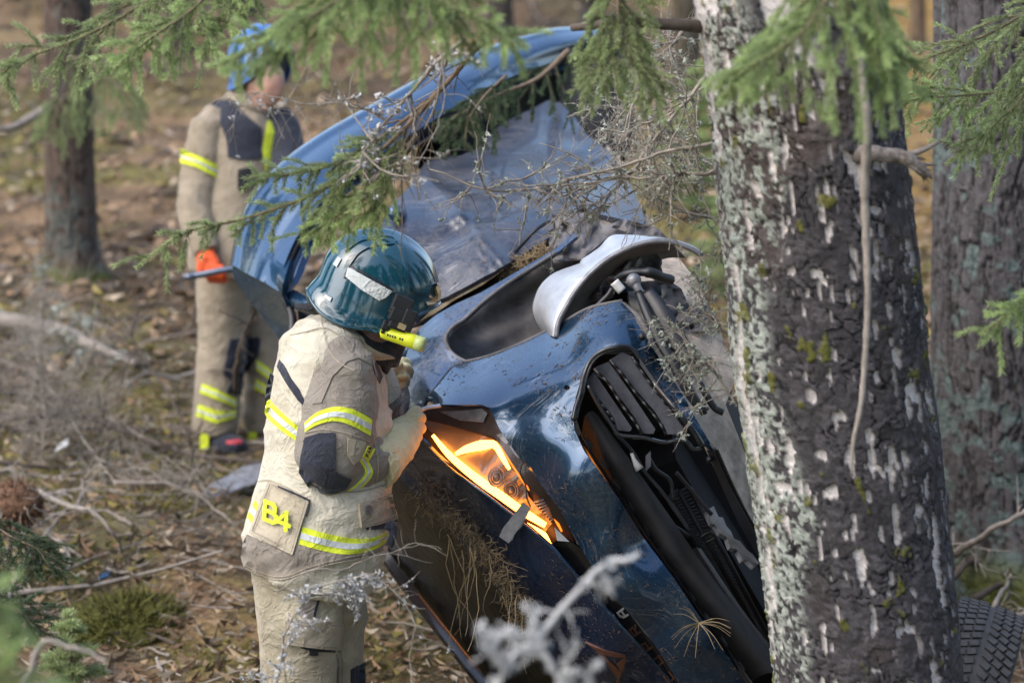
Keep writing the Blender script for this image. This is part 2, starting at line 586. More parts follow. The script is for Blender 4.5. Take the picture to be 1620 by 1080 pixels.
M['bezel'] = simple('lamp_bezel', (.05, .028, .02), .35, .2, .4, 25, .2)

M['cream'] = cloth('cream_turnout_cloth', (.60, .555, .44), .26)
M['trouser'] = cloth('sand_turnout_cloth', (.45, .40, .29), .38)
M['taupe'] = cloth('taupe_turnout_cloth', (.27, .235, .195), .3)
M['tan'] = cloth('tan_turnout_cloth', (.46, .40, .295), .35)
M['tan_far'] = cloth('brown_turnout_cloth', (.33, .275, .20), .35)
M['navy'] = cloth('navy_patch_cloth', (.022, .026, .042), .4)
M['blackcloth'] = cloth('black_cloth', (.012, .013, .017), .3)
M['yellow'] = cloth('hi_vis_yellow', (.72, .82, .04), .12)
M['silver'] = cloth('reflective_silver', (.62, .65, .64), .2)
M['glove'] = cloth('pale_leather', (.66, .58, .34), .25)
M['orange'] = cloth('orange_glove_cloth', (.85, .11, .02), .2)
M['skin'] = simple('skin', (.52, .29, .21), .5, 0, .12, 40, .1, 200, .001)
M['hair'] = simple('dark_hair', (.03, .02, .015), .6, 0, .3)
M['helmet'] = simple('teal_helmet_shell', (.003, .055, .082), .12, 0, .12, 6, .03, 8, .003, coat=1)
M['helmet2'] = simple('blue_helmet_shell', (.01, .12, .42), .15, 0, .1, 6, .03, 8, .003, coat=1)
M['torch'] = simple('yellow_torch_plastic', (.72, .78, .03), .35, 0, .06)
M['torch_lens'] = simple('torch_lens_ring', (.45, .52, .2), .25, 0, .1)
M['gold'] = simple('gold_visor', (.5, .36, .2), .2, .7, .2)
M['red'] = simple('red_boot_toe', (.5, .05, .07), .5)

M['bark'] = vcol('birch_bark', .9, .6, 150, .004, .28)
M['sbark'] = vcol('spruce_bark', .9, .6, 120, .005, .3)
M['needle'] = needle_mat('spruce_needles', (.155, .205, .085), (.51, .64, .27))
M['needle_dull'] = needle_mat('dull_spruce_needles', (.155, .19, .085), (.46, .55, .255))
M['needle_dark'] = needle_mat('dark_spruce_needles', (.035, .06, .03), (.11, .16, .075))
M['radiator'] = simple('radiator_fins', (.10, .10, .105), .5, .3, .3)
M['twig'] = simple('spruce_twig', (.16, .115, .075), .85, 0, .4, 40, .3)
M['deadtwig'] = simple('dead_twig', (.27, .235, .195), .9, 0, .45, 30, .3)
M['deadwood'] = simple('weathered_wood', (.27, .235, .20), .85, 0, .4, 22, .5, 80)
M['greywood'] = simple('grey_splintered_wood', (.19, .165, .145), .9, 0, .55, 60, .8, 140)
M['darkwood'] = simple('damp_branch', (.085, .066, .052), .9, 0, .5, 14, .5, 70)
M['lichen'] = simple('pale_lichen', (.36, .39, .33), .95, 0, .25, 60, .5, 200)
M['lichen_w'] = simple('white_lichen', (.50, .50, .49), .95, 0, .15, 60, .5, 200)
M['straw'] = simple('dry_grass', (.30, .225, .125), .85, 0, .3, 30)
# ------------------------------------------------------------------ ground
def gz(x, y):
    x = np.asarray(x, float); y = np.asarray(y, float)
    z = (fbm(x * .55 + 3, y * .55 + 1, 3, 3) - .5) * .3 + (fbm(x * 3.1, y * 3.1, 11, 3) - .5) * .09
    z = z * sstep(3.5, 6.5, y)
    z = z + sstep(4.6, 1.5, y) * 1.5                       # the road bank the picture was taken from
    z = z + sstep(16, 40, y) * 1.2
    return z

def G(px, py, dz=0.0):
    r = ray(px, py); t = (0 - CAMZ) / r[2]
    for _ in range(6):
        p = CAM + t * r
        t = (float(gz(p[0], p[1])) - CAMZ) / r[2]
    p = CAM + t * r
    return np.array([p[0], p[1], float(gz(p[0], p[1])) + dz])

def ground_col(x, y):
    a = fbm(x * 1.1 + 5, y * 1.1, 21, 4); b = fbm(x * .45 + 9, y * .4 + 2, 31, 3); c = fbm(x * 4.5, y * 4.5, 41, 3)
    wide = fbm(x * .9 + 13, y * .28 + 4, 23, 4)[..., None]
    litter = np.stack([.155 + .11 * c, .10 + .07 * c, .055 + .036 * c], -1) * (.45 + 1.1 * sstep(.3, .7, wide))
    dark = np.array([.062, .046, .032]); moss = np.array([.175, .155, .042]); green = np.array([.085, .10, .032]); grey = np.array([.20, .175, .15])
    col = litter
    far = sstep(17, 23, y)[..., None]
    k = sstep(.41, .53, a)[..., None] * .85 * (1 - far * .7)
    col = col * (1 - k) + k * moss
    k = (sstep(.53, .64, b) * sstep(12, 8, y) * .8)[..., None]
    col = col * (1 - k) + k * green
    k = (sstep(.52, .66, fbm(x * 2.3 + 40, y * 2.3, 51, 4)) * .7)[..., None]
    col = col * (1 - k) + k * dark
    k = (sstep(.56, .68, fbm(x * 3.3 + 70, y * 3.3, 61, 4)) * .5 * sstep(13, 9, y))[..., None]
    col = col * (1 - k) + k * grey
    g_ = (sstep(.06, .13, x / y) * sstep(8.5, 11, y) * sstep(.35, .6, fbm(x * .8, y * .5, 71, 3)) * .75)[..., None]
    return col * (1 - g_) + g_ * np.array([.30, .185, .05])

ny, nx = 420, 260
yy = 1.5 * (95 / 1.5) ** np.linspace(0, 1, ny)
uu = np.linspace(-1, 1, nx)
XX = uu[None, :] * (3.5 + yy[:, None] * .75); YY = np.repeat(yy[:, None], nx, 1)
ZZ = gz(XX, YY)
idx = np.arange(ny * nx).reshape(ny, nx)
F = np.stack([idx[:-1, :-1], idx[:-1, 1:], idx[1:, 1:], idx[1:, :-1]], -1).reshape(-1, 4)
me = np_mesh('ground', np.stack([XX, YY, ZZ], -1).reshape(-1, 3), F, True, ground_col(XX, YY).reshape(-1, 3))
tag(link('ground', me, vcol('forest_floor', .95, .9, 26, .03, .5)), kind='structure', label='forest floor of brown litter and yellow moss')

# litter of leaves, needles and bits of bark, too many to count
def litter(name, n, ys, size, cols, lift, mat, label, aspect=.6, curl=.35, keep=None):
    y = ys[0] * (ys[1] / ys[0]) ** rng.random(n)
    x = (rng.random(n) * 2 - 1) * (1.2 + y * .30)
    if keep is not None:
        k = keep(x, y); x, y = x[k], y[k]; n = len(x)
    z = gz(x, y) + lift
    s = size * (.5 + rng.random(n))
    a = rng.random(n) * 6.283; t = (rng.random((n, 2)) - .5) * 1.1
    ux = np.stack([np.cos(a), np.sin(a), t[:, 0]], 1) * s[:, None]
    uy = np.stack([-np.sin(a), np.cos(a), t[:, 1]], 1) * (s * aspect)[:, None]
    c = np.stack([x, y, z], 1)
    up = np.array([0, 0, 1.0])
    cu = (rng.random(n) * curl)[:, None] * s[:, None] * up
    V = np.stack([c - ux + cu, c - uy * .9 - ux * .1, c + ux + cu * .8, c + uy * .9 + ux * .1], 1).reshape(-1, 3)
    i = np.arange(n)[:, None] * 4
    F = np.concatenate([i + [0, 1, 2], i + [0, 2, 3]])
    pal = np.array(cols)[rng.integers(0, len(cols), n)] * (.6 + .8 * rng.random((n, 1)))
    me = np_mesh(name, V, F, False, np.repeat(pal, 4, 0))
    return tag(link(name, me, mat), kind='stuff', label=label)
leafm = vcol('litter_leaf', .8, 0, 90, .002, .25)
litter('leaf_litter', 42000, (5.0, 34), .0155, [(.23, .155, .10), (.28, .19, .125), (.15, .10, .065), (.09, .065, .045), (.33, .27, .20), (.22, .13, .08), (.26, .25, .21)], .012, leafm, 'brown leaves and bark flakes lying on the forest floor')
litter('far_leaf_litter', 14000, (11, 32), .045, [(.25, .16, .09), (.33, .22, .13), (.14, .09, .055), (.08, .06, .042), (.38, .30, .21), (.24, .19, .06)], .02, leafm, 'larger pale and brown leaves further back on the forest floor')
litter('moss_tufts', 26000, (5.0, 20), .02, [(.19, .165, .045), (.13, .125, .035), (.22, .18, .06), (.16, .13, .06)], .012, leafm, 'yellow green moss tufts on the forest floor', .35, 1.5,
       keep=lambda x, y: fbm(x * 1.1 + 5, y * 1.1, 21, 4) > .5)
litter('needle_litter', 40000, (5.0, 14), .03, [(.30, .22, .14), (.20, .13, .08), (.36, .31, .24), (.12, .09, .06)], .016, leafm, 'thin dry needles and stalks on the forest floor', .07, .8)

# sticks and twigs scattered all over the floor, too many to count
def stick_litter(name, n, ys, ln, rad, label, m):
    mb = MB()
    for k in range(n):
        y = ys[0] * (ys[1] / ys[0]) ** rng.random(); x = (rng.random() * 2 - 1) * (1.0 + y * .28)
        a = rng.random() * 6.283; l = ln * (.3 + rng.random() ** 2); dv = np.array([math.cos(a), math.sin(a), 0])
        pts = []
        for t in np.linspace(-.5, .5, 5):
            q = np.array([x, y, 0]) + dv * l * t + np.array([-dv[1], dv[0], 0]) * l * .12 * math.sin(3 * t + k)
            q[2] = gz(q[0], q[1]) + .02 + .10 * rng.random() * (t + .5) * l
            pts.append(q)
        mb.tube(np.array(pts), np.linspace(rad, rad * .4, 5) * (.4 + rng.random()), 4, False)
    return tag(mb.build(name, m), kind='stuff', label=label)
stick_litter('twig_litter', 1500, (5.2, 13), .35, .006, 'thin dead twigs scattered over the forest floor', M['deadtwig'])
stick_litter('stick_litter', 170, (7.5, 30), .9, .010, 'grey sticks scattered over the forest floor', M['deadwood'])
stick_litter('dark_stick_litter', 260, (7.0, 30), .9, .012, 'dark damp sticks scattered over the forest floor', M['darkwood'])
# ------------------------------------------------------------------ trunks
def trunk_mesh(name, rows, mat, nseg, nring, disp, colf, ext=None):
    """rows: (x, y, z, radius) from the top down"""
    R_ = cr(np.array(rows, float), nring)
    th = np.linspace(-math.pi, math.pi, nseg, endpoint=False)
    TH, K = np.meshgrid(th, np.arange(nring))
    Z = R_[K, 2]
    rad = R_[K, 3]
    d = disp(TH, Z, rad)
    r = rad + d
    V = np.stack([R_[K, 0] + r * np.sin(TH), R_[K, 1] - r * np.cos(TH), Z], -1).reshape(-1, 3)
    idx = np.arange(nring * nseg).reshape(nring, nseg)
    a = idx; b = np.roll(idx, -1, 1)
    F = np.stack([a[:-1], a[1:], b[1:], b[:-1]], -1).reshape(-1, 4)
    return np_mesh(name, V, F, True, colf(TH, Z, rad, d).reshape(-1, 3)), R_

def rows_px(lst, Y):
    out = []
    for (py, l, r) in lst:
        c = PY((l + r) / 2, py, Y)
        dep = (c - CAM) @ VF
        out.append((c[0], c[1], c[2], (r - l) / 2 * dep / FPX))
    return out

BY = 5.12
birch_rows = rows_px([(-700, 1000, 1330), (-350, 1050, 1365), (0, 1100, 1398), (100, 1116, 1412), (200, 1130, 1424), (350, 1147, 1443), (450, 1157, 1453), (560, 1164, 1464), (680, 1180, 1481),
                      (800, 1195, 1492), (930, 1211, 1506), (1080, 1228, 1520), (1250, 1240, 1545), (1420, 1235, 1580), (1600, 1200, 1650)], BY)
birch_rows.append((birch_rows[-1][0], BY, -.35, birch_rows[-1][3] * 1.15))
_st = {}
def birch_disp(TH, Z, rad):
    u = TH * .215
    wu = u + (fbm(u * 22, Z * 16, 5, 3) - .5) * .055; wz = Z + (fbm(u * 18, Z * 20, 8, 3) - .5) * .075
    f1, f2, cid = worley(wu * 40, wz * 27, 71, 1.0)
    g1, g2, cid2 = worley(wu * 95 + 3, wz * 75, 75)
    crack = sstep(.0, .13, f2 - f1 + .12 * (fbm(u * 70, Z * 70, 79, 2) - .5) + .16 * sstep(.45, .65, fbm(u * 17, Z * 13, 83, 3)))
    crack2 = sstep(.0, .16, g2 - g1)
    rough = fbm(u * 60, Z * 60, 81, 3)
    low = fbm(u * 5, Z * 2.2, 85, 3) - .5
    zt = Z - 1.55
    # the smooth pale remains of bark, the lichen side, the black plates
    lich_side = sstep(-.50, -.66, np.sin(TH) + (fbm(u * 9, Z * 3, 91, 3) - .5) * .5 - .16 * sstep(1.9, 2.4, Z)) * sstep(2.75, 2.45, Z + .5 * (fbm(u * 6, Z * 4, 92, 2) - .5))
    lich = lich_side * sstep(.48, .53, fbm(u * 95, Z * 80, 95, 3) * .7 + .3 * fbm(u * 16, Z * 8, 96, 2) + .05 * (crack - .7))
    big = fbm(u * 10 + 3, Z * 3.0, 99, 3)
    white = sstep(.705, .72, fbm(u * 52, Z * 10, 103, 3)) * sstep(.35, .5, fbm(u * 5, Z * 2, 107, 2))
    white = np.maximum(white, sstep(.73, .745, fbm(u * 60, Z * 20, 105, 2)))
    top = sstep(2.25, 2.6, Z) * sstep(.15, -.05, np.sin(TH)) * sstep(.53, .55, fbm(u * 18, Z * 5, 109, 4))
    left = sstep(-.90, -.94, np.sin(TH)) * sstep(.50, .54, fbm(u * 16, Z * 7, 113, 3))
    white = np.clip(np.maximum(np.maximum(white, top), left * .8), 0, 1)
    moss = .8 * sstep(.79, .81, fbm(u * 30, Z * 16, 117, 3) + .04 * sstep(.1, -.3, np.sin(TH)))
    plate = (crack * .75 + crack2 * .25) * (.55 + .45 * cid) * (1 - white)
    d = .009 * plate + .007 * (rough - .5) + .016 * low - .004 * white + .006 * moss + .003 * lich * rough
    # old branch scar
    d = d + .02 * np.exp(-(((u - .075) / .05) ** 2 + ((Z - 2.42) / .05) ** 2))
    _st['b'] = (plate, white, lich, moss, rough, cid, crack, cid2, crack2)
    return d
def birch_col(TH, Z, rad, d):
    plate, white, lich, moss, rough, cid, crack, cid2, crack2 = _st['b']
    base = np.array([.080, .073, .077]) * (.72 + .42 * cid[..., None]) * (.72 + .55 * rough[..., None]) * (.8 + .4 * cid2[..., None])
    brown = np.array([.19, .13, .095])
    k = sstep(.55, .7, fbm(TH * .9, Z * 3, 121, 3))[..., None] * .22
    base = base * (1 - k) + brown * k * (.6 + .6 * rough[..., None])
    c = base * (.22 + .78 * (crack * (.75 + .25 * crack2))[..., None])
    lc = np.array([.36, .39, .34]) * (.55 + .7 * rough[..., None])
    c = c * (1 - lich[..., None]) + lc * lich[..., None]
    wc = np.array([.66, .61, .58]) * (.8 + .35 * fbm(TH * 3, Z * 90, 125, 2)[..., None])
    c = c * (1 - white[..., None]) + wc * white[..., None]
    mc = np.array([.13, .13, .02])
    return c * (1 - moss[..., None]) + mc * moss[..., None]
bt = thing('birch_tree', 'thick birch with cracked dark bark, white flecks and pale lichen, right of the wrecked car', 'tree', (birch_rows[-1][0], BY, 0))
me, BR = trunk_mesh('trunk', birch_rows, None, 360, 900, birch_disp, birch_col)
link('trunk', me, M['bark'], bt)
# broken stub on the birch
mb = MB()
def on_birch(px, py, off):
    c = PY(px, py, BY - .215); return (c - CAM) @ VF - off
d0 = on_birch(1362, 243, -.05)
r_s = np.random.default_rng(3)
q = cr(PP([(1338, 250, d0 + .08), (1352, 246, d0 - .02), (1375, 243, d0 - .06), (1402, 245, d0 - .06), (1424, 248, d0 - .055), (1444, 256, d0 - .055), (1462, 270, d0 - .05), (1475, 283, d0 - .045)]), 26)
mb.tube(q + r_s.normal(size=q.shape) * .0012, np.interp(np.linspace(0, 1, 26), [0, .15, .5, .72, .9, 1], [.028, .026, .017, .018, .010, .003]), 8)
for k in range(9):
    e = q[16 + k % 6] + r_s.normal(size=3) * .007; d_ = unit(q[-1] - q[18] + r_s.normal(size=3) * .02)
    mb.tube([e, e + d_ * .03, e + d_ * (.05 + .03 * r_s.random())], [.006, .0045, .0008], 4)
mb.tube(cr(PP([(1425, 247, d0 - .055), (1448, 242, d0 - .05), (1466, 235, d0 - .05), (1488, 223, d0 - .045)]), 8), np.linspace(.010, .004, 8), 6)
for k in range(5):
    mb.tube(q[1:15] + unit(r_s.normal(size=3)) * .016 * np.array([.3, 1, 1]), .004, 4)
mb.build('branch_stub', M['greywood'], bt)
mb = MB()
dl = 5.05
mb.tube(cr(PP([(1128, 45, dl + .1), (1085, 40, dl), (1040, 38, dl), (990, 35, dl), (950, 40, dl + .05), (905, 44, dl + .1)]), 16), np.linspace(.017, .009, 16), 8)
mb.tube(cr(PP([(1010, 36, dl), (975, 28, dl), (930, 30, dl)]), 8), np.linspace(.006, .003, 8), 5)
mb.build('dead_branch', M['darkwood'], bt)
# long dead stick hanging down the trunk by the broken stub
st = tag(MB().tube(cr(PP([(1358, 85, 4.74), (1366, 150, 4.73), (1372, 215, 4.735), (1368, 290, 4.77), (1370, 370, 4.79), (1373, 470, 4.79), (1369, 560, 4.80), (1362, 640, 4.805), (1350, 700, 4.81), (1347, 752, 4.82)]), 60),
                   (np.interp(np.linspace(0, 1, 60), [0, .1, .5, .85, 1], [.013, .0125, .0085, .006, .0025]) * (1 + .12 * np.sin(np.arange(60) * 1.7))), 8)
         .build('hanging_stick', M['deadwood']), 'long pale dead stick hanging down the birch trunk behind the broken stub', 'stick')
rebase(st, P(1347, 752, 4.82))

def spruce_trunk(name, label, rows, Y, seed, lich=.3, base=(.13, .105, .095), group=None, dens=(160, 300)):
    R_ = rows_px(rows, Y)
    def disp(TH, Z, rad):
        u = TH * rad.mean()
        f1, f2, cid = worley(u * 34 + 1.2 * fbm(u * 9, Z * 5, seed), Z * 8 + 1.5 * fbm(u * 9, Z * 9, seed + 2), seed + 3)
        nn = fbm(u * 26 + 1.6 * fbm(u * 8, Z * 5, seed + 1, 2), Z * 5.5, seed + 4, 4); cr_ = sstep(.005, .07, np.abs(nn - .5)) * (.55 + .45 * sstep(0, .14, f2 - f1)); ro = fbm(u * 60, Z * 45, seed + 6, 3)
        fl = sstep(.35, -.1, Z) * .25 * rad * (.5 + .5 * np.cos(TH * 5 + seed))
        _st[name] = (cr_, cid, ro)
        return .011 * cr_ + .008 * ro + fl
    def colf(TH, Z, rad, d):
        cr_, cid, ro = _st[name]
        c = np.array(base) * (.35 + .65 * cr_[..., None]) * (.8 + .35 * cid[..., None]) * (.75 + .5 * ro[..., None])
        u = TH * rad.mean()
        k = sstep(.56, .64, fbm(u * 24, Z * 20, seed + 9, 4) * .7 + .3 * fbm(u * 5, Z * 4, seed + 10, 2) + .09 * sstep(1.2, .3, Z) + (lich - .4) * .2)[..., None] * min(.85, lich * 2)
        lc = np.array([.125, .165, .155]) * (.7 + .5 * ro[..., None])
        c = c * (1 - k) + lc * k
        k = (sstep(.25, .0, Z) * sstep(.4, .55, fbm(u * 6, Z * 6, seed + 12, 3)))[..., None]
        return c * (1 - k) + np.array([.10, .11, .025]) * k
    zb = float(gz(R_[-1][0], Y))
    R_.append((R_[-1][0], Y, zb - .3, R_[-1][3] * 1.12))
    t = thing(name, label, 'tree', (R_[-1][0], Y, zb), group)
    me, _ = trunk_mesh(name, R_, None, dens[0], dens[1], disp, colf)
    link('trunk', me, M['sbark'], t)
    return t

ts = spruce_trunk('spruce_tree', 'thick grey spruce trunk with blue green lichen behind the birch at right', [(-500, 1462, 1690), (0, 1484, 1684), (250, 1483, 1682), (450, 1481, 1684), (650, 1478, 1692), (800, 1470, 1702), (890, 1462, 1725)], 8.05, 201, .42, (.098, .090, .092), None, (300, 620))
tl = spruce_trunk('spruce_tree', 'brown grey spruce trunk standing on brown litter at upper left', [(-300, 76, 140), (0, 73, 141), (200, 74, 144), (330, 75, 149), (400, 73, 154), (440, 64, 166)], 13.0, 301, .22, (.135, .10, .08))
for k, (x0, wd, by, Y, tone, lab) in enumerate([
        (385, 30, 22, None, (.085, .06, .048), 'far trunk right behind the blue helmet at the top'),
        (930, 26, 62, None, (.07, .055, .045), 'dark slender far trunk above the end of the blue roof'),
        (180, 18, 38, None, (.10, .075, .06), 'slender far trunk right of the brown grey spruce'),
        (282, 34, 75, None, (.075, .055, .045), 'dark far trunk at the top between the brown grey spruce and the blue helmet'),
        (790, 40, 55, None, (.08, .06, .05), 'dark far trunk above the blue roof of the wreck'),
        (655, 34, 48, None, (.11, .08, .06), 'brown far trunk behind the large green boughs at top'),
        (1085, 46, 150, None, (.10, .085, .06), 'far trunk just left of the top of the birch'),
        (1452, 22, 90, None, (.17, .12, .08), 'thin pale brown trunk in the gap between birch and grey spruce'),
        (20, 26, 20, None, (.10, .075, .06), 'narrow far trunk in the top left corner'),
        (500, 20, 30, None, (.11, .08, .065), 'thin far trunk behind the top of the green boughs')]):
    g = G(x0, by)
    spruce_trunk('forest_tree', lab, [(-400, x0 - wd / 2, x0 + wd / 2), (by - 30, x0 - wd / 2, x0 + wd / 2), (by, x0 - wd * .62, x0 + wd * .62)], float(g[1]), 400 + k * 17, .15, tone, 'far trunks at the back of the wood', (48, 60))

# ------------------------------------------------------------------ spruce boughs

def bough(name, label, path, lmax=.28, nside=22, droop=.5, nl=.015, dens=1500, mat='needle', seed=0, subs=5, bare=0.0, cat='branch', group='spruce boughs hanging into the picture', tip=.05, thick=.006, parent=None, swing=.5, sublen=.085):
    nl = min(nl, .016); nside = int(nside * .74) + 2; dens = max(dens, 2000); droop = droop * 1.5
    r = np.random.default_rng(seed)
    main = cr(PP(path), 40)
    L = np.linalg.norm(np.diff(main, axis=0), axis=1).sum()
    shoots = []                        # polylines that carry needles
    wood = MB()
    wood.tube(main, np.linspace(thick, .0016, 40), 6)
    down = np.array([0, 0, -1.0])
    def grow(p0, d0, ln, dr, n=8):
        pts = [p0]; d = unit(d0); st_ = ln / n
        for k in range(n):
            d = unit(d + down * dr * st_ * 4 + (r.random(3) - .5) * .14)
            pts.append(pts[-1] + d * st_)
        return np.array(pts)
    shoots.append((main[int(40 * max(bare, .35)):], 1.0))
    for k in range(nside):
        t = .04 + .94 * (k + r.random() * .6) / nside
        i = min(38, int(t * 39)); T = unit(main[i + 1] - main[i])
        side = np.cross(T, np.array([0, 0, 1.0])); side = unit(side) * (1 if k % 2 else -1)
        roll = (r.random() - .5) * 1.1
        side = unit(side * math.cos(roll) + np.cross(T, side) * math.sin(roll))
        ln = lmax * ((1 - t) ** .75 * (.7 + .5 * r.random()) + .05)
        if t < .12: ln *= .6
        tw = grow(main[i], T * .62 + side * swing * 1.4, ln, droop)
        wood.tube(tw, np.linspace(.0026, .001, len(tw)), 4, False)
        live = t > bare * (.6 + .7 * r.random())
        if live: shoots.append((tw, .7))
        ns = int(subs * ln / lmax + 1)
        for j in range(ns):
            q = .12 + .8 * (j + r.random() * .5) / ns
            a = min(len(tw) - 2, int(q * (len(tw) - 1))); T2 = unit(tw[a + 1] - tw[a])
            s2 = unit(np.cross(T2, side + (r.random(3) - .5) * .8)); s2 = s2 * (1 if j % 2 else -1)
            s2 = unit(s2 * .6 + unit(np.cross(T2, s2)) * (r.random() - .5) * 1.2)
            st2 = grow(tw[a], T2 * .75 + s2 * .65, sublen * (.5 + .8 * r.random()) * (1.15 - q * .5), droop * 1.3, 4)
            if live: shoots.append((st2, 1.0))
            else: wood.tube(st2, np.linspace(.0014, .0006, len(st2)), 3, False)
    PV = []; PC = []
    for sp, bright in shoots:
        ln = np.linalg.norm(np.diff(sp, axis=0), axis=1); tot = ln.sum()
        n = max(4, int(tot * dens))
        cum = np.concatenate([[0], np.cumsum(ln)]) / tot
        q = r.random(n) * 1.0
        i = np.clip(np.searchsorted(cum, q, 'right') - 1, 0, len(ln) - 1)
        f = ((q - cum[i]) / (ln[i] / tot))[:, None]
        p = sp[i] * (1 - f) + sp[i + 1] * f
        T = (sp[i + 1] - sp[i]) / ln[i][:, None]
        rv = r.normal(size=(n, 3)); rv[:, 2] += .35
        rv -= T * (rv * T).sum(1)[:, None]; rv /= np.linalg.norm(rv, axis=1)[:, None]
        dirn = T * .75 + rv * .75; dirn /= np.linalg.norm(dirn, axis=1)[:, None]
        w = np.cross(dirn, r.normal(size=(n, 3))); w /= np.linalg.norm(w, axis=1)[:, None]
        l = nl * (.7 + .5 * r.random(n))[:, None]
        hw = .00085
        V = np.stack([p - w * hw, p + w * hw, p + dirn * l * .7 + w * hw * .8, p + dirn * l], 1)
        PV.append(V.reshape(-1, 3))
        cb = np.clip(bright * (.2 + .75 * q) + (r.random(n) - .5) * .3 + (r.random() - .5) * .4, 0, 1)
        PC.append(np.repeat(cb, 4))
    V = np.concatenate(PV); c = np.concatenate(PC)
    F = np.arange(len(V)).reshape(-1, 4)
    root = main[0]
    if parent is None:
        t = thing(name, label, cat, root, group)
    else:
        t = parent
    w_ = wood.build('stem' if parent is None else 'bough', M['twig'], t)
    nm = link('needles', np_mesh('needles', V, F, False, np.repeat(c[:, None], 3, 1)), M[mat], t if parent is None else w_)
    nm['kind'] = 'stuff'
    return t

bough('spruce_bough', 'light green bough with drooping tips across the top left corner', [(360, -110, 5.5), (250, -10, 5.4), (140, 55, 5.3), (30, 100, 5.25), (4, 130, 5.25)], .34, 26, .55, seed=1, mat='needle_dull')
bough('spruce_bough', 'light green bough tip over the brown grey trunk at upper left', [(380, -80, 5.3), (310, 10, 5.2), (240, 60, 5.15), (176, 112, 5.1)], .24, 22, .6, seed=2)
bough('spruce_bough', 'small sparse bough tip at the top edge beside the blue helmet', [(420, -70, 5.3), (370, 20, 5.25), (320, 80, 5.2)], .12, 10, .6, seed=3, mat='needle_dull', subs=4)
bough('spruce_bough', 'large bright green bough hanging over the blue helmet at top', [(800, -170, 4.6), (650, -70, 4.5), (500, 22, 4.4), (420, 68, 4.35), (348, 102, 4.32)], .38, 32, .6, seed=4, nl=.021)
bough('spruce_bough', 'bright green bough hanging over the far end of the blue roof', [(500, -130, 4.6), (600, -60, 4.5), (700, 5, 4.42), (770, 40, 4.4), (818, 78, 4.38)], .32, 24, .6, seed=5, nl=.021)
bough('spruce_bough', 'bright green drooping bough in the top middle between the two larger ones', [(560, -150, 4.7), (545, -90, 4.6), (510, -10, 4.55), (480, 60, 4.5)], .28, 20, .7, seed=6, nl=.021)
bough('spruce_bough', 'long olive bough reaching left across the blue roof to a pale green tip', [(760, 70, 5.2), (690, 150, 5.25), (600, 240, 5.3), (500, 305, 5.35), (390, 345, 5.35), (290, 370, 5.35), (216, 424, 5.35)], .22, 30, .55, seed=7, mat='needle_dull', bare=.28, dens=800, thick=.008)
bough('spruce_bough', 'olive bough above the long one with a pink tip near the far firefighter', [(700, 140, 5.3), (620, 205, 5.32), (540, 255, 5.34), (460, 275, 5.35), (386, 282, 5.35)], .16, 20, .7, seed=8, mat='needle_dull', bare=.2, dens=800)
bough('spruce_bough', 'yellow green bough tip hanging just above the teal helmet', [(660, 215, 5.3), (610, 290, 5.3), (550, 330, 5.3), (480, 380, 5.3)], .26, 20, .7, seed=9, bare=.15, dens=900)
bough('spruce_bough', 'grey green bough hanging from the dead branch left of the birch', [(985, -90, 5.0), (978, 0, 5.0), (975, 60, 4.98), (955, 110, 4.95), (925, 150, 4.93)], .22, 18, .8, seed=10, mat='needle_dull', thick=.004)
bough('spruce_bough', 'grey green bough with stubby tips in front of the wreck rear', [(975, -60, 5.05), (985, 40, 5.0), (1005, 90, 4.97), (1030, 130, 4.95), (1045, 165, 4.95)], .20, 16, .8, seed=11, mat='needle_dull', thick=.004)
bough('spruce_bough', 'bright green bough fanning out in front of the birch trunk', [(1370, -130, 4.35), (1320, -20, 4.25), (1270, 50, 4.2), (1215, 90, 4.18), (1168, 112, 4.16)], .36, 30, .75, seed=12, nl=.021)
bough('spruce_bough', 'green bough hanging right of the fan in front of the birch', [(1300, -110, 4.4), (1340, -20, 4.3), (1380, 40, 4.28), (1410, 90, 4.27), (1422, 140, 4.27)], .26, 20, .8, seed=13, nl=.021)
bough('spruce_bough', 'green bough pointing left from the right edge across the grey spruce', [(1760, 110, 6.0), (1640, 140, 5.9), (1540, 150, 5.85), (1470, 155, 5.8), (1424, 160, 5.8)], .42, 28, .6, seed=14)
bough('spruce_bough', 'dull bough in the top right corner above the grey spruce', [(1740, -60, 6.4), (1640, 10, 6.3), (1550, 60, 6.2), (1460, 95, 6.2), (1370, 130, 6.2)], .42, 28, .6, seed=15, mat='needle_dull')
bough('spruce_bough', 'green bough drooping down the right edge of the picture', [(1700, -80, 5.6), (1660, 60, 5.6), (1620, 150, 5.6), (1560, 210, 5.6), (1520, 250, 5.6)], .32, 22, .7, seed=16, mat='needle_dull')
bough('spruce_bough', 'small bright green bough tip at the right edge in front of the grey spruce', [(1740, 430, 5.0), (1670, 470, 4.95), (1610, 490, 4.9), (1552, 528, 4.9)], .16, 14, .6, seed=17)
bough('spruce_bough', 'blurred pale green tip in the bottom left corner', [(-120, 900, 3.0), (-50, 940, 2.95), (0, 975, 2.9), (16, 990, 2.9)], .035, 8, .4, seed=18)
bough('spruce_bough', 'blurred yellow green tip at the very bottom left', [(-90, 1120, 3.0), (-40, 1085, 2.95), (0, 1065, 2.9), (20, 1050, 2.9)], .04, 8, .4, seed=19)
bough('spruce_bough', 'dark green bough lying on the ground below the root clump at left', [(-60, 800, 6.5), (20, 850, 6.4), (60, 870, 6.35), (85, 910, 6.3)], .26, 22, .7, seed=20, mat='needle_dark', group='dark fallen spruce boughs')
bough('spruce_bough', 'dark green fallen bough at the left edge near the bottom', [(-90, 960, 6.0), (-20, 950, 5.95), (30, 965, 5.9), (60, 1000, 5.9)], .22, 18, .4, seed=21, mat='needle_dark', group='dark fallen spruce boughs')
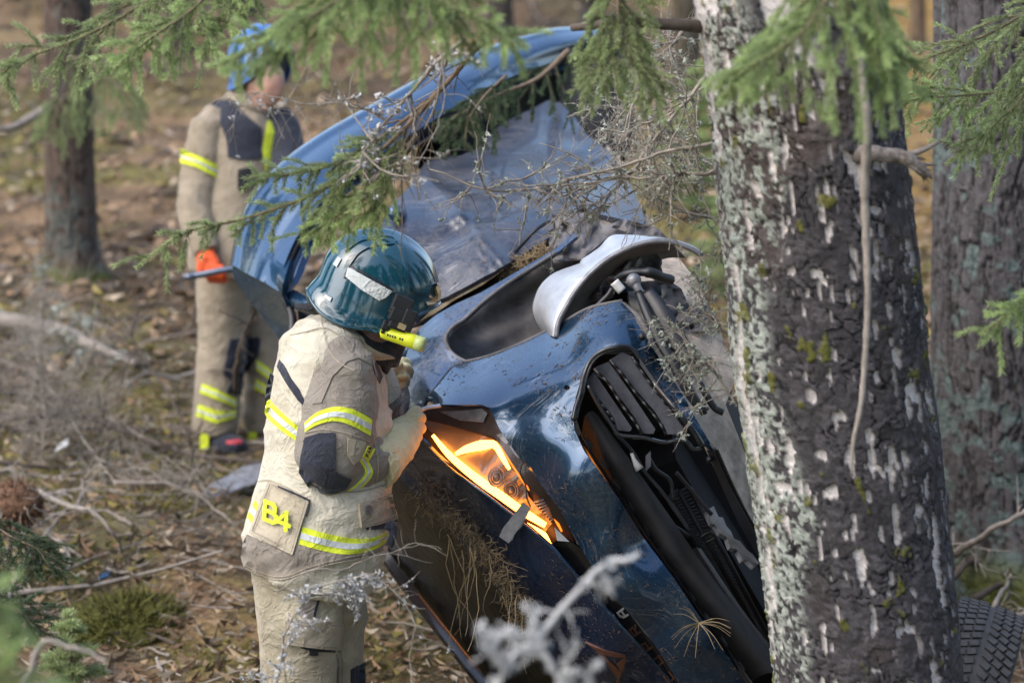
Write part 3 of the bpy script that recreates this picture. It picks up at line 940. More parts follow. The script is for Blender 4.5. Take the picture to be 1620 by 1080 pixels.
bough('spruce_bough', 'dark green bough caught on the side of the wreck under the blue roof', [(900, 80, 8.0), (850, 125, 7.9), (790, 150, 7.8), (720, 185, 7.7), (690, 215, 7.7)], .32, 26, .6, seed=22, mat='needle_dark', group='boughs caught on the wreck', thick=.012)
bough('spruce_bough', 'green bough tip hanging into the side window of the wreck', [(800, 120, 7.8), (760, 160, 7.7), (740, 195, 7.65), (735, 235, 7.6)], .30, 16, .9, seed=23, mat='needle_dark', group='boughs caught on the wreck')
bough('bough', None, [(110, 90, 12.8), (150, 105, 12.6), (190, 140, 12.5), (205, 200, 12.4)], .55, 24, .8, seed=40, mat='needle_dull', parent=tl, thick=.012, sublen=.16)
bough('bough', None, [(105, 150, 12.8), (95, 165, 12.6), (85, 200, 12.5), (80, 225, 12.4)], .3, 14, .8, seed=41, mat='needle_dull', parent=tl, thick=.010, sublen=.14)
MB().tube(cr(PP([(80, 172, 12.9), (50, 186, 12.8), (20, 202, 12.7), (-10, 205, 12.6)]), 12), np.linspace(.035, .015, 12), 6).build('dead_branch', M['deadwood'], tl)
# young spruces
def young(name, label, px, py, h, wd, seed, mat='needle_dull', n=26, group=None):
    g = G(px, py); r = np.random.default_rng(seed)
    t = thing(name, label, 'young spruce', g, group)
    mb = MB().tube([g, g + [0, 0, h * .5], g + [.02, 0, h]], [h * .012 + .003, h * .008 + .002, .001], 6)
    stem = mb.build('stem', M['twig'], t)
    PV = []; PC = []; br = MB()
    for k in range(n):
        q = k / n; z = h * (.06 + .92 * q); a = k * 2.4
        ln = wd * (1 - q) ** .8 * (.75 + .5 * r.random()) + .02
        s0 = g + [0, 0, z]; dv = np.array([math.cos(a), math.sin(a), .25])
        pts = cr([s0, s0 + dv * ln * .5, s0 + dv * ln + [0, 0, -.18 * ln]], 7)
        br.tube(pts, np.linspace(.003, .001, 7), 3, False)
        m = int(ln * 500) + 12
        for sp in [pts] + [cr([pts[j], pts[j] + unit(np.cross(pts[j + 1] - pts[j], [0, 0, s])) * ln * .28 + (pts[j + 1] - pts[j]) * .8], 3) for j in range(1, 6) for s in (-1, 1)]:
            q2 = r.random(m) * (len(sp) - 1.001); i = q2.astype(int); f = (q2 - i)[:, None]
            p = sp[i] * (1 - f) + sp[i + 1] * f; T = sp[i + 1] - sp[i]; T /= np.linalg.norm(T, axis=1)[:, None]
            d = T * .7 + r.normal(size=(m, 3)) * .5; d /= np.linalg.norm(d, axis=1)[:, None]
            w_ = np.cross(d, r.normal(size=(m, 3))); w_ /= np.linalg.norm(w_, axis=1)[:, None]
            l = (.02 + .012 * min(h, 1.5)) * (.7 + .5 * r.random(m))[:, None]; hw = .0012 + .001 * min(h, 1.5)
            PV.append(np.stack([p - w_ * hw, p + w_ * hw, p + d * l * .7 + w_ * hw * .7, p + d * l], 1).reshape(-1, 3))
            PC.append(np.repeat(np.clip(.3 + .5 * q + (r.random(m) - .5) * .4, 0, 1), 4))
    br.build('branches', M['twig'], t)
    V = np.concatenate(PV)
    nm = link('needles', np_mesh('needles', V, np.arange(len(V)).reshape(-1, 4), False, np.repeat(np.concatenate(PC)[:, None], 3, 1)), M[mat], t)
    nm['kind'] = 'stuff'
young('young_spruce', 'small green spruce seedling at the bottom left beside the moss mound', 118, 1150, .42, .12, 1, 'needle_dull', 20)
young('young_spruce', 'blurred young spruce seen between the wreck and the birch', 1098, 345, 1.15, .42, 2, 'needle', 30)
young('young_spruce', 'low dark young spruce behind the wreck next to the birch', 1150, 480, .7, .4, 3, 'needle_dull', 24)

# the wood all round, outside the picture: it darkens the low sky and shows in the paint and the helmet
def wood_ring():
    r = np.random.default_rng(77); V = []; C = []; tr = MB(); n = 0
    while n < 62:
        a = r.random() * 6.283; d = 13 + 26 * r.random(); x, y = d * math.sin(a), 5 + d * math.cos(a)
        if y > 8 and abs(x) < 2.5 + y * .36: continue
        da = abs((a - SUN_AZ + math.pi) % (2 * math.pi) - math.pi)
        if da < .35 and d < 24: continue
        n += 1
        h = 13 + 6 * r.random(); z0 = float(gz(x, y)); b0 = 2.5 + 2 * r.random(); w0 = 1.5 + .8 * r.random()
        tr.tube([[x, y, z0 - .2], [x, y, z0 + h * .5], [x, y, z0 + h]], [.2, .13, .03], 7)
        m = 700
        q = r.random(m) ** .8; an = r.random(m) * 6.283; rr = w0 * (1 - q) ** .8 * np.sqrt(r.random(m))
        c = np.stack([x + rr * np.cos(an), y + rr * np.sin(an), z0 + b0 + (h - b0) * q - rr * .3], 1)
        s = .22 * (.6 + .8 * r.random((m, 1)))
        t1 = r.normal(size=(m, 3)) * s; t2 = r.normal(size=(m, 3)) * s * .6
        V.append(np.stack([c - t1, c - t2, c + t1, c + t2], 1).reshape(-1, 3)); C.append(np.repeat(r.random(m), 4))
    tr.build('surrounding_trunks', M['darkwood'])['kind'] = 'stuff'
    V = np.concatenate(V)
    o = link('surrounding_wood', np_mesh('surrounding_wood', V, np.arange(len(V)).reshape(-1, 4), False, np.repeat(np.concatenate(C)[:, None], 3, 1)), M['needle_dark'])
    tag(o, kind='stuff', label='dark spruce wood standing all round the clearing')
wood_ring()
# ------------------------------------------------------------------ dead twigs, sticks, roots
def twiggy(path, r0, seed, kids=8, klen=.25, lev=2, spread=.8, sag=.2, wob=.012, n=24, mb=None, lich=None, lichr=.008, p_l=.25, end=.35):
    r = np.random.default_rng(seed)
    mb = mb or MB(); sp = cr(PP(path) if len(path[0]) == 3 and not isinstance(path, np.ndarray) else path, n)
    sp = sp + (np.cumsum(r.normal(size=sp.shape), 0) - np.linspace(0, 1, n)[:, None] * 0) * wob * .25
    mb.tube(sp, np.linspace(r0, r0 * end, n), 6 if r0 > .004 else 4)
    def sub(sp, r0, k, ln, lv):
        for j in range(k):
            i = int((.1 + .88 * r.random()) * (len(sp) - 2)); T = unit(sp[i + 1] - sp[i])
            d = unit(T * .6 + r.normal(size=3) * spread + np.array([0, 0, -sag * r.random()]))
            l = ln * (.4 + .9 * r.random()); m = 7
            pts = [sp[i]]
            for q in range(m):
                d = unit(d + r.normal(size=3) * .16 + np.array([0, 0, -sag * .12])); pts.append(pts[-1] + d * l / m)
            pts = np.array(pts)
            mb.tube(pts, np.linspace(min(.004, r0 * .5), min(.0013, r0 * .2), m + 1), 4 if r0 > .0025 else 3, False)
            if lich is not None:
                for q in range(m):
                    if r.random() < p_l:
                        lich.crumb(pts[q], lichr * (.35 + .8 * r.random()), r, 6)
            if lv > 1: sub(pts, r0 * .6, max(2, k // 2), ln * .5, lv - 1)
    if kids: sub(sp, r0, kids, klen, lev)
    if lich is not None:
        for q in range(n):
            if r.random() < p_l * 1.4:
                lich.crumb(sp[q] + r.normal(size=3) * r0, lichr * (.5 + r.random()), r, 9)
    return mb

def dead(name, label, cat, path, r0, seed, mat='deadtwig', group=None, lich=None, **kw):
    lb = MB() if lich else None
    mb = twiggy(path, r0, seed, lich=lb, **kw)
    base = P(*path[0])
    if lich:
        t = thing(name, label, cat, base, group)
        mb.build('wood', M[mat], t)
        o = lb.build('lichen', M[lich], t, False); o['kind'] = 'stuff'
        return t
    return rebase(tag(mb.build(name, M[mat]), label, cat, group), base)

dg_ = 'dead lichened branches over the wreck'
for k, (path, r0, kids, kl, lab) in enumerate([
    ([(1130, 225, 5.45), (1060, 235, 5.5), (990, 260, 5.5), (900, 285, 5.55), (800, 300, 5.6), (690, 262, 5.6)], .006, 14, .22, 'dead twig reaching furthest left across the scraped door'),
    ([(1120, 120, 5.6), (1060, 190, 5.6), (1010, 260, 5.6), (970, 300, 5.6), (950, 335, 5.6)], .006, 16, .2, 'dead lichened branch hanging down above the broken rim'),
    ([(1140, 270, 5.5), (1090, 270, 5.5), (1030, 275, 5.5), (950, 270, 5.55), (870, 300, 5.55)], .006, 20, .22, 'dead branch level with the top of the scraped door'),
    ([(1150, 400, 5.5), (1125, 340, 5.6), (1090, 330, 5.6), (1030, 300, 5.6), (960, 250, 5.6)], .005, 16, .2, 'dead branch just above the broken silver rim'),
    ([(1165, 540, 5.6), (1140, 520, 5.6), (1115, 490, 5.6), (1100, 450, 5.62)], .004, 16, .15, 'tangle of dead twigs right of the black bumper strips'),
    ([(1165, 640, 5.6), (1130, 590, 5.6), (1100, 560, 5.6), (1060, 520, 5.65)], .004, 20, .18, 'fine dead twigs against the muddy underbody'),
    ([(1100, 30, 5.7), (1040, 110, 5.7), (1000, 170, 5.7), (975, 240, 5.7)], .005, 18, .22, 'dead lichened branch below the black branch of the birch')]):
    dead('dead_branch', lab, 'branch', path, r0, 500 + k, 'deadtwig', dg_, 'lichen', kids=kids // 2 + 7, klen=kl * .9, p_l=.13, lichr=.0075, wob=.01)
for k, (path, kids, kl, lab) in enumerate([
    ([(1135, 130, 6.3), (1075, 150, 6.3), (1010, 170, 6.3), (950, 160, 6.35), (900, 180, 6.4)], 16, .22, 'fine dead branch in the veil of twigs nearest the rear of the wreck'),
    ([(1140, 270, 6.2), (1095, 255, 6.2), (1030, 240, 6.2), (970, 250, 6.2)], 16, .20, 'fine dead branch in the veil of twigs level with the broken stub'),
    ([(1060, 30, 6.4), (1025, 90, 6.4), (1000, 150, 6.4), (990, 220, 6.4)], 16, .22, 'fine dead branch hanging straight down in the veil of twigs')]):
    dead('dead_branch', lab, 'branch', path, .004, 530 + k, 'deadtwig', dg_, 'lichen', kids=kids, klen=kl, p_l=.2, lichr=.006, spread=.9, sag=.5)
dead('dead_branch', 'lichened bare branch in front of the blue roof', 'branch', [(735, 60, 5.15), (700, 95, 5.15), (650, 150, 5.2), (600, 215, 5.2), (560, 265, 5.2)], .007, 520, 'deadtwig', dg_, 'lichen_w', kids=12, klen=.18, p_l=.16, lichr=.009)
dead('dead_branch', 'fine bare twigs in front of the far firefighter', 'branch', [(560, 150, 5.0), (500, 165, 5.0), (440, 150, 5.0), (395, 140, 5.0), (380, 165, 5.0)], .0025, 521, 'deadtwig', dg_, 'lichen_w', kids=12, klen=.14, p_l=.05, lichr=.005)
dead('dead_branch', 'thin bare twig dangling above the scraped door', 'branch', [(690, 30, 5.1), (700, 120, 5.1), (690, 200, 5.1), (672, 250, 5.1), (678, 300, 5.1)], .0022, 522, 'deadtwig', dg_, 'lichen_w', kids=8, klen=.12, p_l=.1, lichr=.005)

ft = 'dead branches lying on the forest floor'
def floor_path(pts, h=.04):
    out = []
    for (x, y) in pts:
        g = G(x, y, h); out.append((x, y, (g - CAM) @ VF))
    return out
def fpath(pts, h):                    # raised a little: shift along the sight line so the height is true
    out = []
    for k, (x, y) in enumerate(pts):
        hh = h[k] if isinstance(h, (list, tuple)) else h
        r_ = ray(x, y); t_ = (hh - CAMZ) / r_[2]
        out.append((x, y, t_))
    return out
dead('fallen_branch', 'long dark fallen branch from the left edge to the foreground firefighter', 'branch', fpath([(-40, 668, ), (60, 660), (130, 668), (200, 690), (245, 710), (300, 730), (360, 738), (440, 742)], [.1, .12, .14, .12, .1, .1, .1, .1]), .021, 540, 'darkwood', ft, kids=8, klen=.35, n=34, spread=.9, sag=-.3)
dead('fallen_branch', 'thick lichened fallen log at the left below the brown grey trunk', 'log', fpath([(-60, 492), (30, 505), (100, 515), (160, 540), (215, 560)], .12), .055, 541, 'deadwood', ft, 'lichen', kids=10, klen=.5, n=30, spread=.8, p_l=.25, lichr=.02)
dead('fallen_branch', 'bent grey branch arching up before the moss at lower left', 'branch', fpath([(60, 775), (110, 800), (150, 815), (175, 850), (190, 875), (183, 910)], [.1, .2, .28, .22, .12, .02]), .013, 542, 'deadwood', ft, kids=5, klen=.25)
dead('fallen_branch', 'pale birch log at the left edge below the root clump', 'log', fpath([(-60, 872), (20, 878), (60, 885), (108, 893)], .08), .028, 543, 'lichen_w', ft, kids=3, klen=.1)
dead('fallen_branch', 'straight grey stick behind the root clump', 'stick', fpath([(40, 782), (90, 780), (150, 779)], .08), .016, 544, 'deadwood', ft, kids=2, klen=.12)
dead('fallen_branch', 'thin upright twig rising from the long dark branch', 'branch', fpath([(303, 735), (300, 690), (262, 620), (215, 550), (200, 520)], [.1, .25, .4, .55, .6]), .008, 545, 'darkwood', ft, kids=6, klen=.25)
dead('fallen_branch', 'mossy stick leaning by the far firefighter knee', 'stick', fpath([(372, 620), (376, 560), (395, 510), (410, 470)], [.3, .55, .75, .95]), .016, 546, 'darkwood', ft, kids=4, klen=.2)
dead('fallen_branch', 'thin reddish branch lying before the foreground firefighter', 'branch', fpath([(180, 760), (260, 765), (320, 790), (370, 830)], .1), .01, 547, 'deadtwig', ft, kids=6, klen=.3)
dead('fallen_branch', 'thin pale stick near the bottom centre left', 'stick', fpath([(300, 895), (330, 905), (352, 912)], .04), .011, 548, 'deadwood', ft, kids=2, klen=.12)
dead('fallen_branch', 'pale split sticks beside the moss mound', 'stick', fpath([(110, 945), (140, 955), (160, 965)], .05), .014, 549, 'deadwood', ft, kids=3, klen=.15)
for k, (a, b_, h, lab) in enumerate([((1500, 918), (1640, 815), .2, 'brown stick rising right of the birch foot'), ((1510, 880), (1660, 790), .5, 'thin pale stick in front of the grey spruce foot'), ((1540, 945), (1660, 880), .1, 'thick stick at the right edge above the tyre'), ((1555, 985), (1600, 900), .1, 'grey stick standing behind the tyre'),
        ((1580, 1010), (1700, 1035), .08, 'pale stick right of the tyre'), ((1585, 985), (1690, 955), .06, 'dark stick beyond the tyre at the right edge'), ((1530, 960), (1620, 1000), .05, 'bent twig touching the tyre')]):
    m_ = ((a[0] + b_[0]) / 2 + 5, (a[1] + b_[1]) / 2 - 6)
    dead('stick', lab, 'stick', fpath([a, m_, b_], [h * .4, h * .8, h]), .018 - .0015 * k, 560 + k, 'deadwood' if k % 2 else 'darkwood', 'sticks round the foot of the grey spruce', kids=4, klen=.18)
tang = [([(-30, 620), (40, 560), (80, 480), (110, 420)], .6), ([(-40, 700), (30, 640), (60, 590), (40, 500)], .7), ([(0, 760), (60, 690), (130, 640), (190, 590)], .4), ([(-20, 560), (60, 600), (130, 690), (170, 760)], .4),
        ([(10, 730), (90, 640), (150, 560), (160, 480)], .6), ([(-30, 660), (60, 640), (150, 650), (230, 690)], .3), ([(60, 760), (70, 660), (60, 560), (75, 450)], .7), ([(150, 760), (220, 740), (290, 760), (330, 700)], .3)]
for k, (pts, h) in enumerate(tang):
    n_ = len(pts)
    dead('dead_brushwood', ['pale curved twig tallest in the brush at the left edge', 'bare twig sweeping up at the left edge of the brush', 'bare branch slanting across the brush above the root clump', 'bare branch falling to the right through the left brush',
         'grey twig rising through the middle of the left brush', 'low grey branch lying flat in the left brush', 'upright bare twig in the left brush', 'low twigs beside the long dark branch'][k], 'branch',
         fpath(pts, [h * q / (n_ - 1) for q in range(n_)]), .005, 580 + k, 'deadtwig', 'bare brushwood at the left', kids=20, klen=.3, spread=1.0, sag=-.05, lev=2)
# near the lens
dead('foreground_branch', 'blurred branch with white lichen rising before the dark bonnet', 'branch', [(740, 1200, 3.2), (800, 1050, 3.25), (850, 990, 3.3), (885, 930, 3.3), (925, 880, 3.3), (990, 858, 3.3)], .0055, 600, 'lichen_w', None, 'lichen_w', kids=7, klen=.06, p_l=.12, lichr=.008, end=.8)
dead('foreground_branch', 'blurred clump of white lichen on a branch at the bottom centre', 'branch', [(940, 1190, 3.2), (890, 1080, 3.2), (840, 1020, 3.2), (800, 1015, 3.2), (770, 1040, 3.2)], .0055, 601, 'lichen_w', None, 'lichen_w', kids=12, klen=.08, p_l=.5, lichr=.006, end=.4)
dead('foreground_branch', 'lichened twig in front of the foreground firefighter leg', 'branch', [(432, 1160, 5.2), (436, 1060, 5.2), (446, 980, 5.2), (490, 930, 5.2), (550, 908, 5.2), (590, 912, 5.2)], .0045, 602, 'deadtwig', None, 'lichen_w', kids=12, klen=.13, p_l=.75, lichr=.0055)
dead('foreground_branch', 'thin red twig reaching from the firefighter pocket towards the car', 'twig', [(440, 935, 5.25), (490, 905, 5.25), (560, 900, 5.25), (620, 875, 5.25), (690, 862, 5.25)], .0022, 603, 'deadtwig', None, kids=7, klen=.12)
dead('foreground_branch', 'thin twig hanging down in front of the wreck windscreen', 'twig', [(575, 905, 5.3), (620, 930, 5.3), (650, 970, 5.3), (640, 1040, 5.3), (655, 1090, 5.3)], .0025, 604, 'deadtwig', None, 'lichen_w', kids=6, klen=.12, p_l=.08, lichr=.005)
dead('foreground_branch', 'pale bent stem leaning in the bottom left corner', 'stick', [(20, 1150, 4.0), (45, 1060, 4.0), (68, 1008, 4.0), (110, 1018, 4.0), (160, 1040, 4.0)], .0095, 605, 'deadwood', None, kids=0)

# root clump, moss mound, broken trim on the floor
def clump(name, label, cat, px, py, w_, h_, z, col, seed, roots=40, fib='straw', rl=.12, n=1500, tl=.035):
    r = np.random.default_rng(seed)
    r_ = ray(px, py); c = CAM + r_ * ((z - CAMZ) / r_[2])
    t = thing(name, label, cat, c)
    V, Fq = [], []
    nu, nv_ = 36, 24
    th, ph = np.meshgrid(np.linspace(0, 2 * math.pi, nu, endpoint=False), np.linspace(.02, math.pi - .02, nv_))
    k = 1 + .5 * (fbm(th * 1.6 + 3 * ph, ph * 3, seed, 4) - .5) + .25 * (fbm(th * 6, ph * 8, seed + 5, 2) - .5)
    V = np.stack([c[0] + k * w_ * np.sin(ph) * np.cos(th), c[1] + k * w_ * np.sin(ph) * np.sin(th), c[2] + k * h_ * np.cos(ph)], -1).reshape(-1, 3)
    idx = np.arange(nu * nv_).reshape(nv_, nu); b_ = np.roll(idx, -1, 1)
    Fq = np.stack([idx[:-1], idx[1:], b_[1:], b_[:-1]], -1).reshape(-1, 4)
    cc = np.array(col) * (.5 + fbm(th * 3, ph * 6, seed + 8, 3)[..., None])
    link('soil' if roots else 'mound', np_mesh('soil', V, Fq, True, cc.reshape(-1, 3)), vcol(name + '_soil', .95, .9, 60, .02, .5), t)
    a = r.random(n) * 6.283; p_ = np.arccos(1 - 1.7 * r.random(n))
    base = np.stack([c[0] + w_ * np.sin(p_) * np.cos(a), c[1] + w_ * np.sin(p_) * np.sin(a), c[2] + h_ * np.cos(p_)], 1)
    d = base - c; d /= np.linalg.norm(d, axis=1)[:, None]; d += r.normal(size=(n, 3)) * .5
    s = tl * (.5 + r.random(n))[:, None]; wv = np.cross(d, r.normal(size=(n, 3))); wv /= np.linalg.norm(wv, axis=1)[:, None]
    VV = np.stack([base - wv * .004, base + wv * .004, base + d * s], 1).reshape(-1, 3)
    pc = np.array(col) * (.6 + 1.1 * r.random((n, 1)))
    o = link('tufts', np_mesh('tufts', VV, np.arange(3 * n).reshape(-1, 3), False, np.repeat(pc, 3, 0)), leafm, t); o['kind'] = 'stuff'
    if roots:
        mb = MB()
        for k in range(roots):
            i = r.integers(0, n); p0 = base[i]; dd = unit(d[i] + np.array([0, 0, -.3])); pts = [p0]
            for q in range(5):
                dd = unit(dd + r.normal(size=3) * .35 + np.array([0, 0, -.25])); pts.append(pts[-1] + dd * rl / 5)
            mb.tube(pts, np.linspace(.0022, .0008, 6), 3, False)
        o = mb.build('roots', M[fib], t); o['kind'] = 'stuff'
    return t
clump('root_clump', 'reddish lump of soil and roots at the left edge', 'root clump', 22, 800, .10, .09, .45, (.20, .115, .07), 5, 90, 'deadtwig', n=700, tl=.014)
clump('moss_mound', 'low dark green moss mound at the bottom left', 'moss', 200, 1000, .22, .11, .03, (.085, .085, .02), 6, 0, n=3500)
clump('moss_mound', 'mossy mound at the foot of the grey spruce right of the birch', 'moss', 1555, 890, .30, .17, .0, (.075, .085, .018), 7, 0, n=2500)
clump('moss_mound', 'flat yellow moss cushion left of the foreground firefighter', 'moss', 232, 830, .30, .07, .0, (.15, .14, .035), 8, 0, n=2500)
def shard(label, px, py, pts, m, h=.06):
    g = G(px, py, h); mb = MB()
    V2, F2 = tri_fill(pts, .05)
    V = np.array([[g[0] + x, g[1] + y, g[2] + .05 * math.sin(x * 9) + .25 * y] for x, y in V2])
    o = tag(mb.add(V, F2).build('broken_trim', M[m]), label, 'car debris', 'broken car trim on the forest floor'); solid(o, .006); rebase(o, g)
shard('grey sheet of broken trim on the floor left of the foreground firefighter', 372, 782, [(-.16, -.06), (.1, -.08), (.18, .06), (.02, .1), (-.12, .05)], 'grey_part', .06)
shard('small white scrap of trim on the floor at the left', 100, 730, [(-.03, -.03), (.03, -.02), (.02, .04), (-.02, .03)], 'whitep', .08)
shard('tiny blue scrap lying on the floor at lower left', 166, 921, [(-.025, -.015), (.025, -.015), (.02, .02), (-.02, .02)], 'paint_roof', .03)
# ------------------------------------------------------------------ the wrecked car
cz = lambda x, y: (820 + x / 3.724, 330 + y / 3.724)     # reading scales of enlarged crops
cv = lambda x, y: (880 + x / 3.178, 520 + y / 3.178)
ch = lambda x, y: (640 + x / 3.857, 620 + y / 3.857)
c7 = lambda x, y: (620 + x / 2.25, 600 + y / 2.25)
c2 = lambda x, y: (500 + x / 2.4545, y / 2.4545)
ce = lambda x, y: (840 + x / 4.05, 940 + y / 4.05)
def mp(f, *p): return [f(*q) for q in p]
def wd(pts, d): return [(x, y, dd) for (x, y), dd in zip(pts, np.broadcast_to(np.asarray(d, float), (len(pts),)))]

car = thing('wrecked_car', 'dark blue crashed car lying on its side with lit orange headlight', 'car', (.85, 6.0, float(gz(.85, 6.0))))
SC = .93
cR = np.array([[.01, -.46, -.89], [-.96, -.26, .12], [-.29, .85, -.45]])
cT = CAM + SC * (np.array([.9546, 6.0725, .70]) - CAM)
def carp(x, y, z): return cT + SC * (cR @ np.array([x, y, z]))
# the dark mass of engine, floor and cabin behind the panels
mb = MB(); secs = [(-.5, -.78, .3, .32, .6), (-1.0, -.84, .4, .3, .7), (-1.5, -.84, .4, .3, .72), (-2.1, -.84, .2, .35, .72)]
V = [carp(x, y, z) for x, y0, y1, z0, z1 in secs for y, z in ((y0, z0), (y1, z0), (y1, z1), (y0, z1))]
mb.add(V, [(4 * i + j, 4 * i + (j + 1) % 4, 4 * i + 4 + (j + 1) % 4, 4 * i + 4 + j) for i in range(3) for j in range(4)] + [(0, 3, 2, 1), (12, 13, 14, 15)])
mb.build('floor_pan', M['fabric_dark'], car, False)

# bumper skin
hd_top = mp(ch, (200, 75), (340, 78), (470, 76), (515, 95), (545, 150), (580, 225), (675, 365), (790, 505), (865, 610), (930, 690), (1000, 815), (1078, 950))
bump_out = [(985, 476), (958, 481), (931, 488), (897, 506), (862, 525), (825, 543), (786, 559), (760, 567), (737, 572), (715, 582), (706, 592), (690, 612), (674, 632)] + hd_top + [
    (949, 918), (989, 960), (1029, 1009), (1064, 1062), (1100, 1120), (1150, 1200), (1330, 1290), (1260, 1190), (1175, 1071), (1144, 1027), (1109, 978), (1064, 911),
    (1020, 853), (984, 796), (949, 747), (924, 713), (909, 680), (906, 655), (911, 628), (922, 590), (932, 570), (945, 556), (966, 549), (990, 547), (1003, 553), (1037, 606), (1069, 645), (1097, 679),
    (1116, 704), (1130, 718), (1128, 708), (1104, 667), (1083, 629), (1052, 580), (1017, 525), (1000, 495)]
bump_ctrl = [(985, 476, 6.14), (862, 525, 6.30), (737, 572, 6.43), (674, 632, 6.36), (692, 640, 6.26), (762, 640, 6.13), (845, 752, 6.05), (919, 866, 6.05), (1029, 1009, 6.14), (1150, 1200, 6.33),
             (1330, 1290, 6.42), (1175, 1071, 6.20), (1020, 853, 6.05), (907, 660, 5.96), (940, 560, 5.99), (990, 547, 5.985), (1069, 645, 5.93), (1128, 712, 5.96), (1052, 580, 6.03), (875, 625, 6.01),
             (800, 610, 6.15), (955, 860, 5.965), (900, 765, 5.925), (1000, 930, 6.0), (1080, 1010, 6.08), (860, 690, 5.985), (810, 660, 6.06), (930, 520, 6.09), (975, 520, 6.03), (840, 570, 6.18)]
hole = [(897 + 5 * math.cos(t), 613 + 4.2 * math.sin(t)) for t in np.linspace(0, 6.283, 9)[:-1]]
def dents(x, y): return (fbm(x / 60, y / 60, 5, 2) - .5) * .016 + .002 * (fbm(x / 18, y / 18, 6, 2) - .5)
bumper = patch('bumper', bump_out, bump_ctrl, M['paint'], car, 10, .012, [hole], dents)
bump_d = tps(bump_ctrl)
def on_bumper(pts, off): q = np.array(pts, float); return [(x, y, d - off) for (x, y), d in zip(pts, bump_d(q) + dents(q[:, 0], q[:, 1]))]
# rolled rim of the wheel arch and the seam with the wing
mb = MB().tube(cr(PP(on_bumper(bump_out[:9], -.004)), 40), .006, 6); mb.build('arch_lip', M['liner'], bumper)
mb = MB().tube(cr(PP(on_bumper(bump_out[8:13], -.004)), 20), .004, 5); mb.build('seam', M['black'], bumper)

# vent in the bumper
vo = mp(cv, (300, 545), (120, 505), (85, 460), (100, 390), (120, 330), (140, 235), (170, 165), (205, 128), (255, 103), (320, 90), (370, 95), (400, 125), (440, 185), (500, 280), (600, 400), (690, 510), (740, 590), (700, 600))
vent = thing('vent', None, None, P(1000, 620, 5.95)); vent.parent = car; vent.location = Vector(P(1000, 620, 5.95)) - car.location
rimp = vo[2:17]
mb = MB().tube(cr(PP(on_bumper(rimp, .006)), 80), .0075, 8); mb.tube(cr(PP(on_bumper([(x + (1000 - x) * .055, y + (620 - y) * .05) for x, y in rimp], .0)), 80), .005, 6)
mb.build('vent_frame', M['black_gloss'], vent)
for k, (pl, dd) in enumerate([(mp(cv, (275, 152), (330, 118), (388, 142), (640, 500), (628, 528), (560, 530), (500, 420), (385, 290)), .0),
              (mp(cv, (183, 198), (262, 165), (380, 330), (497, 505), (488, 528), (428, 525), (398, 450), (270, 280), (205, 235)), .006),
              (mp(cv, (150, 262), (188, 216), (255, 315), (380, 500), (370, 515), (308, 510), (280, 440), (205, 345)), .012)]):
    c_ = [(x, y, 5.985 + dd + (x - 1000) * -.00025) for x, y in pl]
    patch('vent_slat', pl, c_, M['slat'], vent, 10, .01)
for k, ln in enumerate([mp(cv, (270, 155), (330, 225), (400, 320), (520, 470), (555, 535)), mp(cv, (190, 200), (260, 270), (330, 380), (410, 490), (430, 530)), mp(cv, (150, 268), (215, 360), (280, 450), (305, 530)), mp(cv, (380, 140), (470, 270), (560, 390), (650, 510))]):
    q = cr(PP([(x, y, 5.975) for x, y in ln]), 24); mb = MB().tube(q, .0045, 5)
    for j in range(2, 23, 3):
        mb.box(q[j], [q[j + 1] - q[j], VF, VR], [.012, .005, .005])
    mb.build('vent_rib', M['black'], vent)
q = cr(PP([(x, y, 5.96) for x, y in mp(cv, (160, 285), (225, 400), (290, 500), (310, 530), (430, 545), (545, 572), (600, 562), (655, 568), (690, 605), (735, 600))]), 60)
MB().tube(q, .006, 6).build('vent_edge', M['black_gloss'], vent)
q = cr(PP(on_bumper(mp(cv, (420, 165), (510, 290), (600, 405), (690, 520), (720, 575)), .004)), 30); mb = MB()
for j in range(1, 29, 2): mb.box(q[j], [q[min(29, j + 1)] - q[j], VF, VU], [.012, .008, .008])
mb.build('clip_row', M['black'], vent, False)['kind'] = 'stuff'

# lower grille: dark opening, crash beam, radiator, cross members
gr = thing('grille', None, None, P(1100, 850, 6.2)); gr.parent = car; gr.location = Vector(P(1100, 850, 6.2)) - car.location
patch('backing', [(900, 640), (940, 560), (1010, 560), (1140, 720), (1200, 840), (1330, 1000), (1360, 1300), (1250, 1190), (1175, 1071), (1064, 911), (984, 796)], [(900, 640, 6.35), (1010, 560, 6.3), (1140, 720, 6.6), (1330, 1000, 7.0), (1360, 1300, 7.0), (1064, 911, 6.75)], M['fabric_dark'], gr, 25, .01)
be = [mp(c7, (684, 190), (690, 122), (705, 112), (722, 120)), ]
loft('crash_beam', [wd(mp(c7, (676, 190), (760, 350), (880, 540), (1010, 740), (1130, 910), (1260, 1090)), [6.10, 6.10, 6.14, 6.2, 6.25, 6.32]),
                    wd(mp(c7, (690, 125), (790, 300), (900, 470), (1040, 690), (1190, 880), (1320, 1050)), [6.03, 6.03, 6.06, 6.11, 6.17, 6.24]),
                    wd(mp(c7, (712, 112), (820, 280), (950, 470), (1090, 680), (1240, 870), (1370, 1040)), [6.04, 6.04, 6.08, 6.13, 6.19, 6.26]),
                    wd(mp(c7, (735, 130), (850, 290), (985, 480), (1130, 690), (1270, 870), (1400, 1040)), [6.12, 6.12, 6.16, 6.21, 6.27, 6.33])], M['beam'], gr, 40, 14, .01)
loft('cross_member', [wd(mp(c7, (1065, 610), (1200, 830), (1335, 1000)), [6.28, 6.33, 6.38]), wd(mp(c7, (1085, 600), (1230, 820), (1355, 985)), [6.25, 6.3, 6.35]), wd(mp(c7, (1100, 600), (1245, 815), (1368, 975)), [6.28, 6.33, 6.38])], M['slat'], gr, 24, 8, .012)
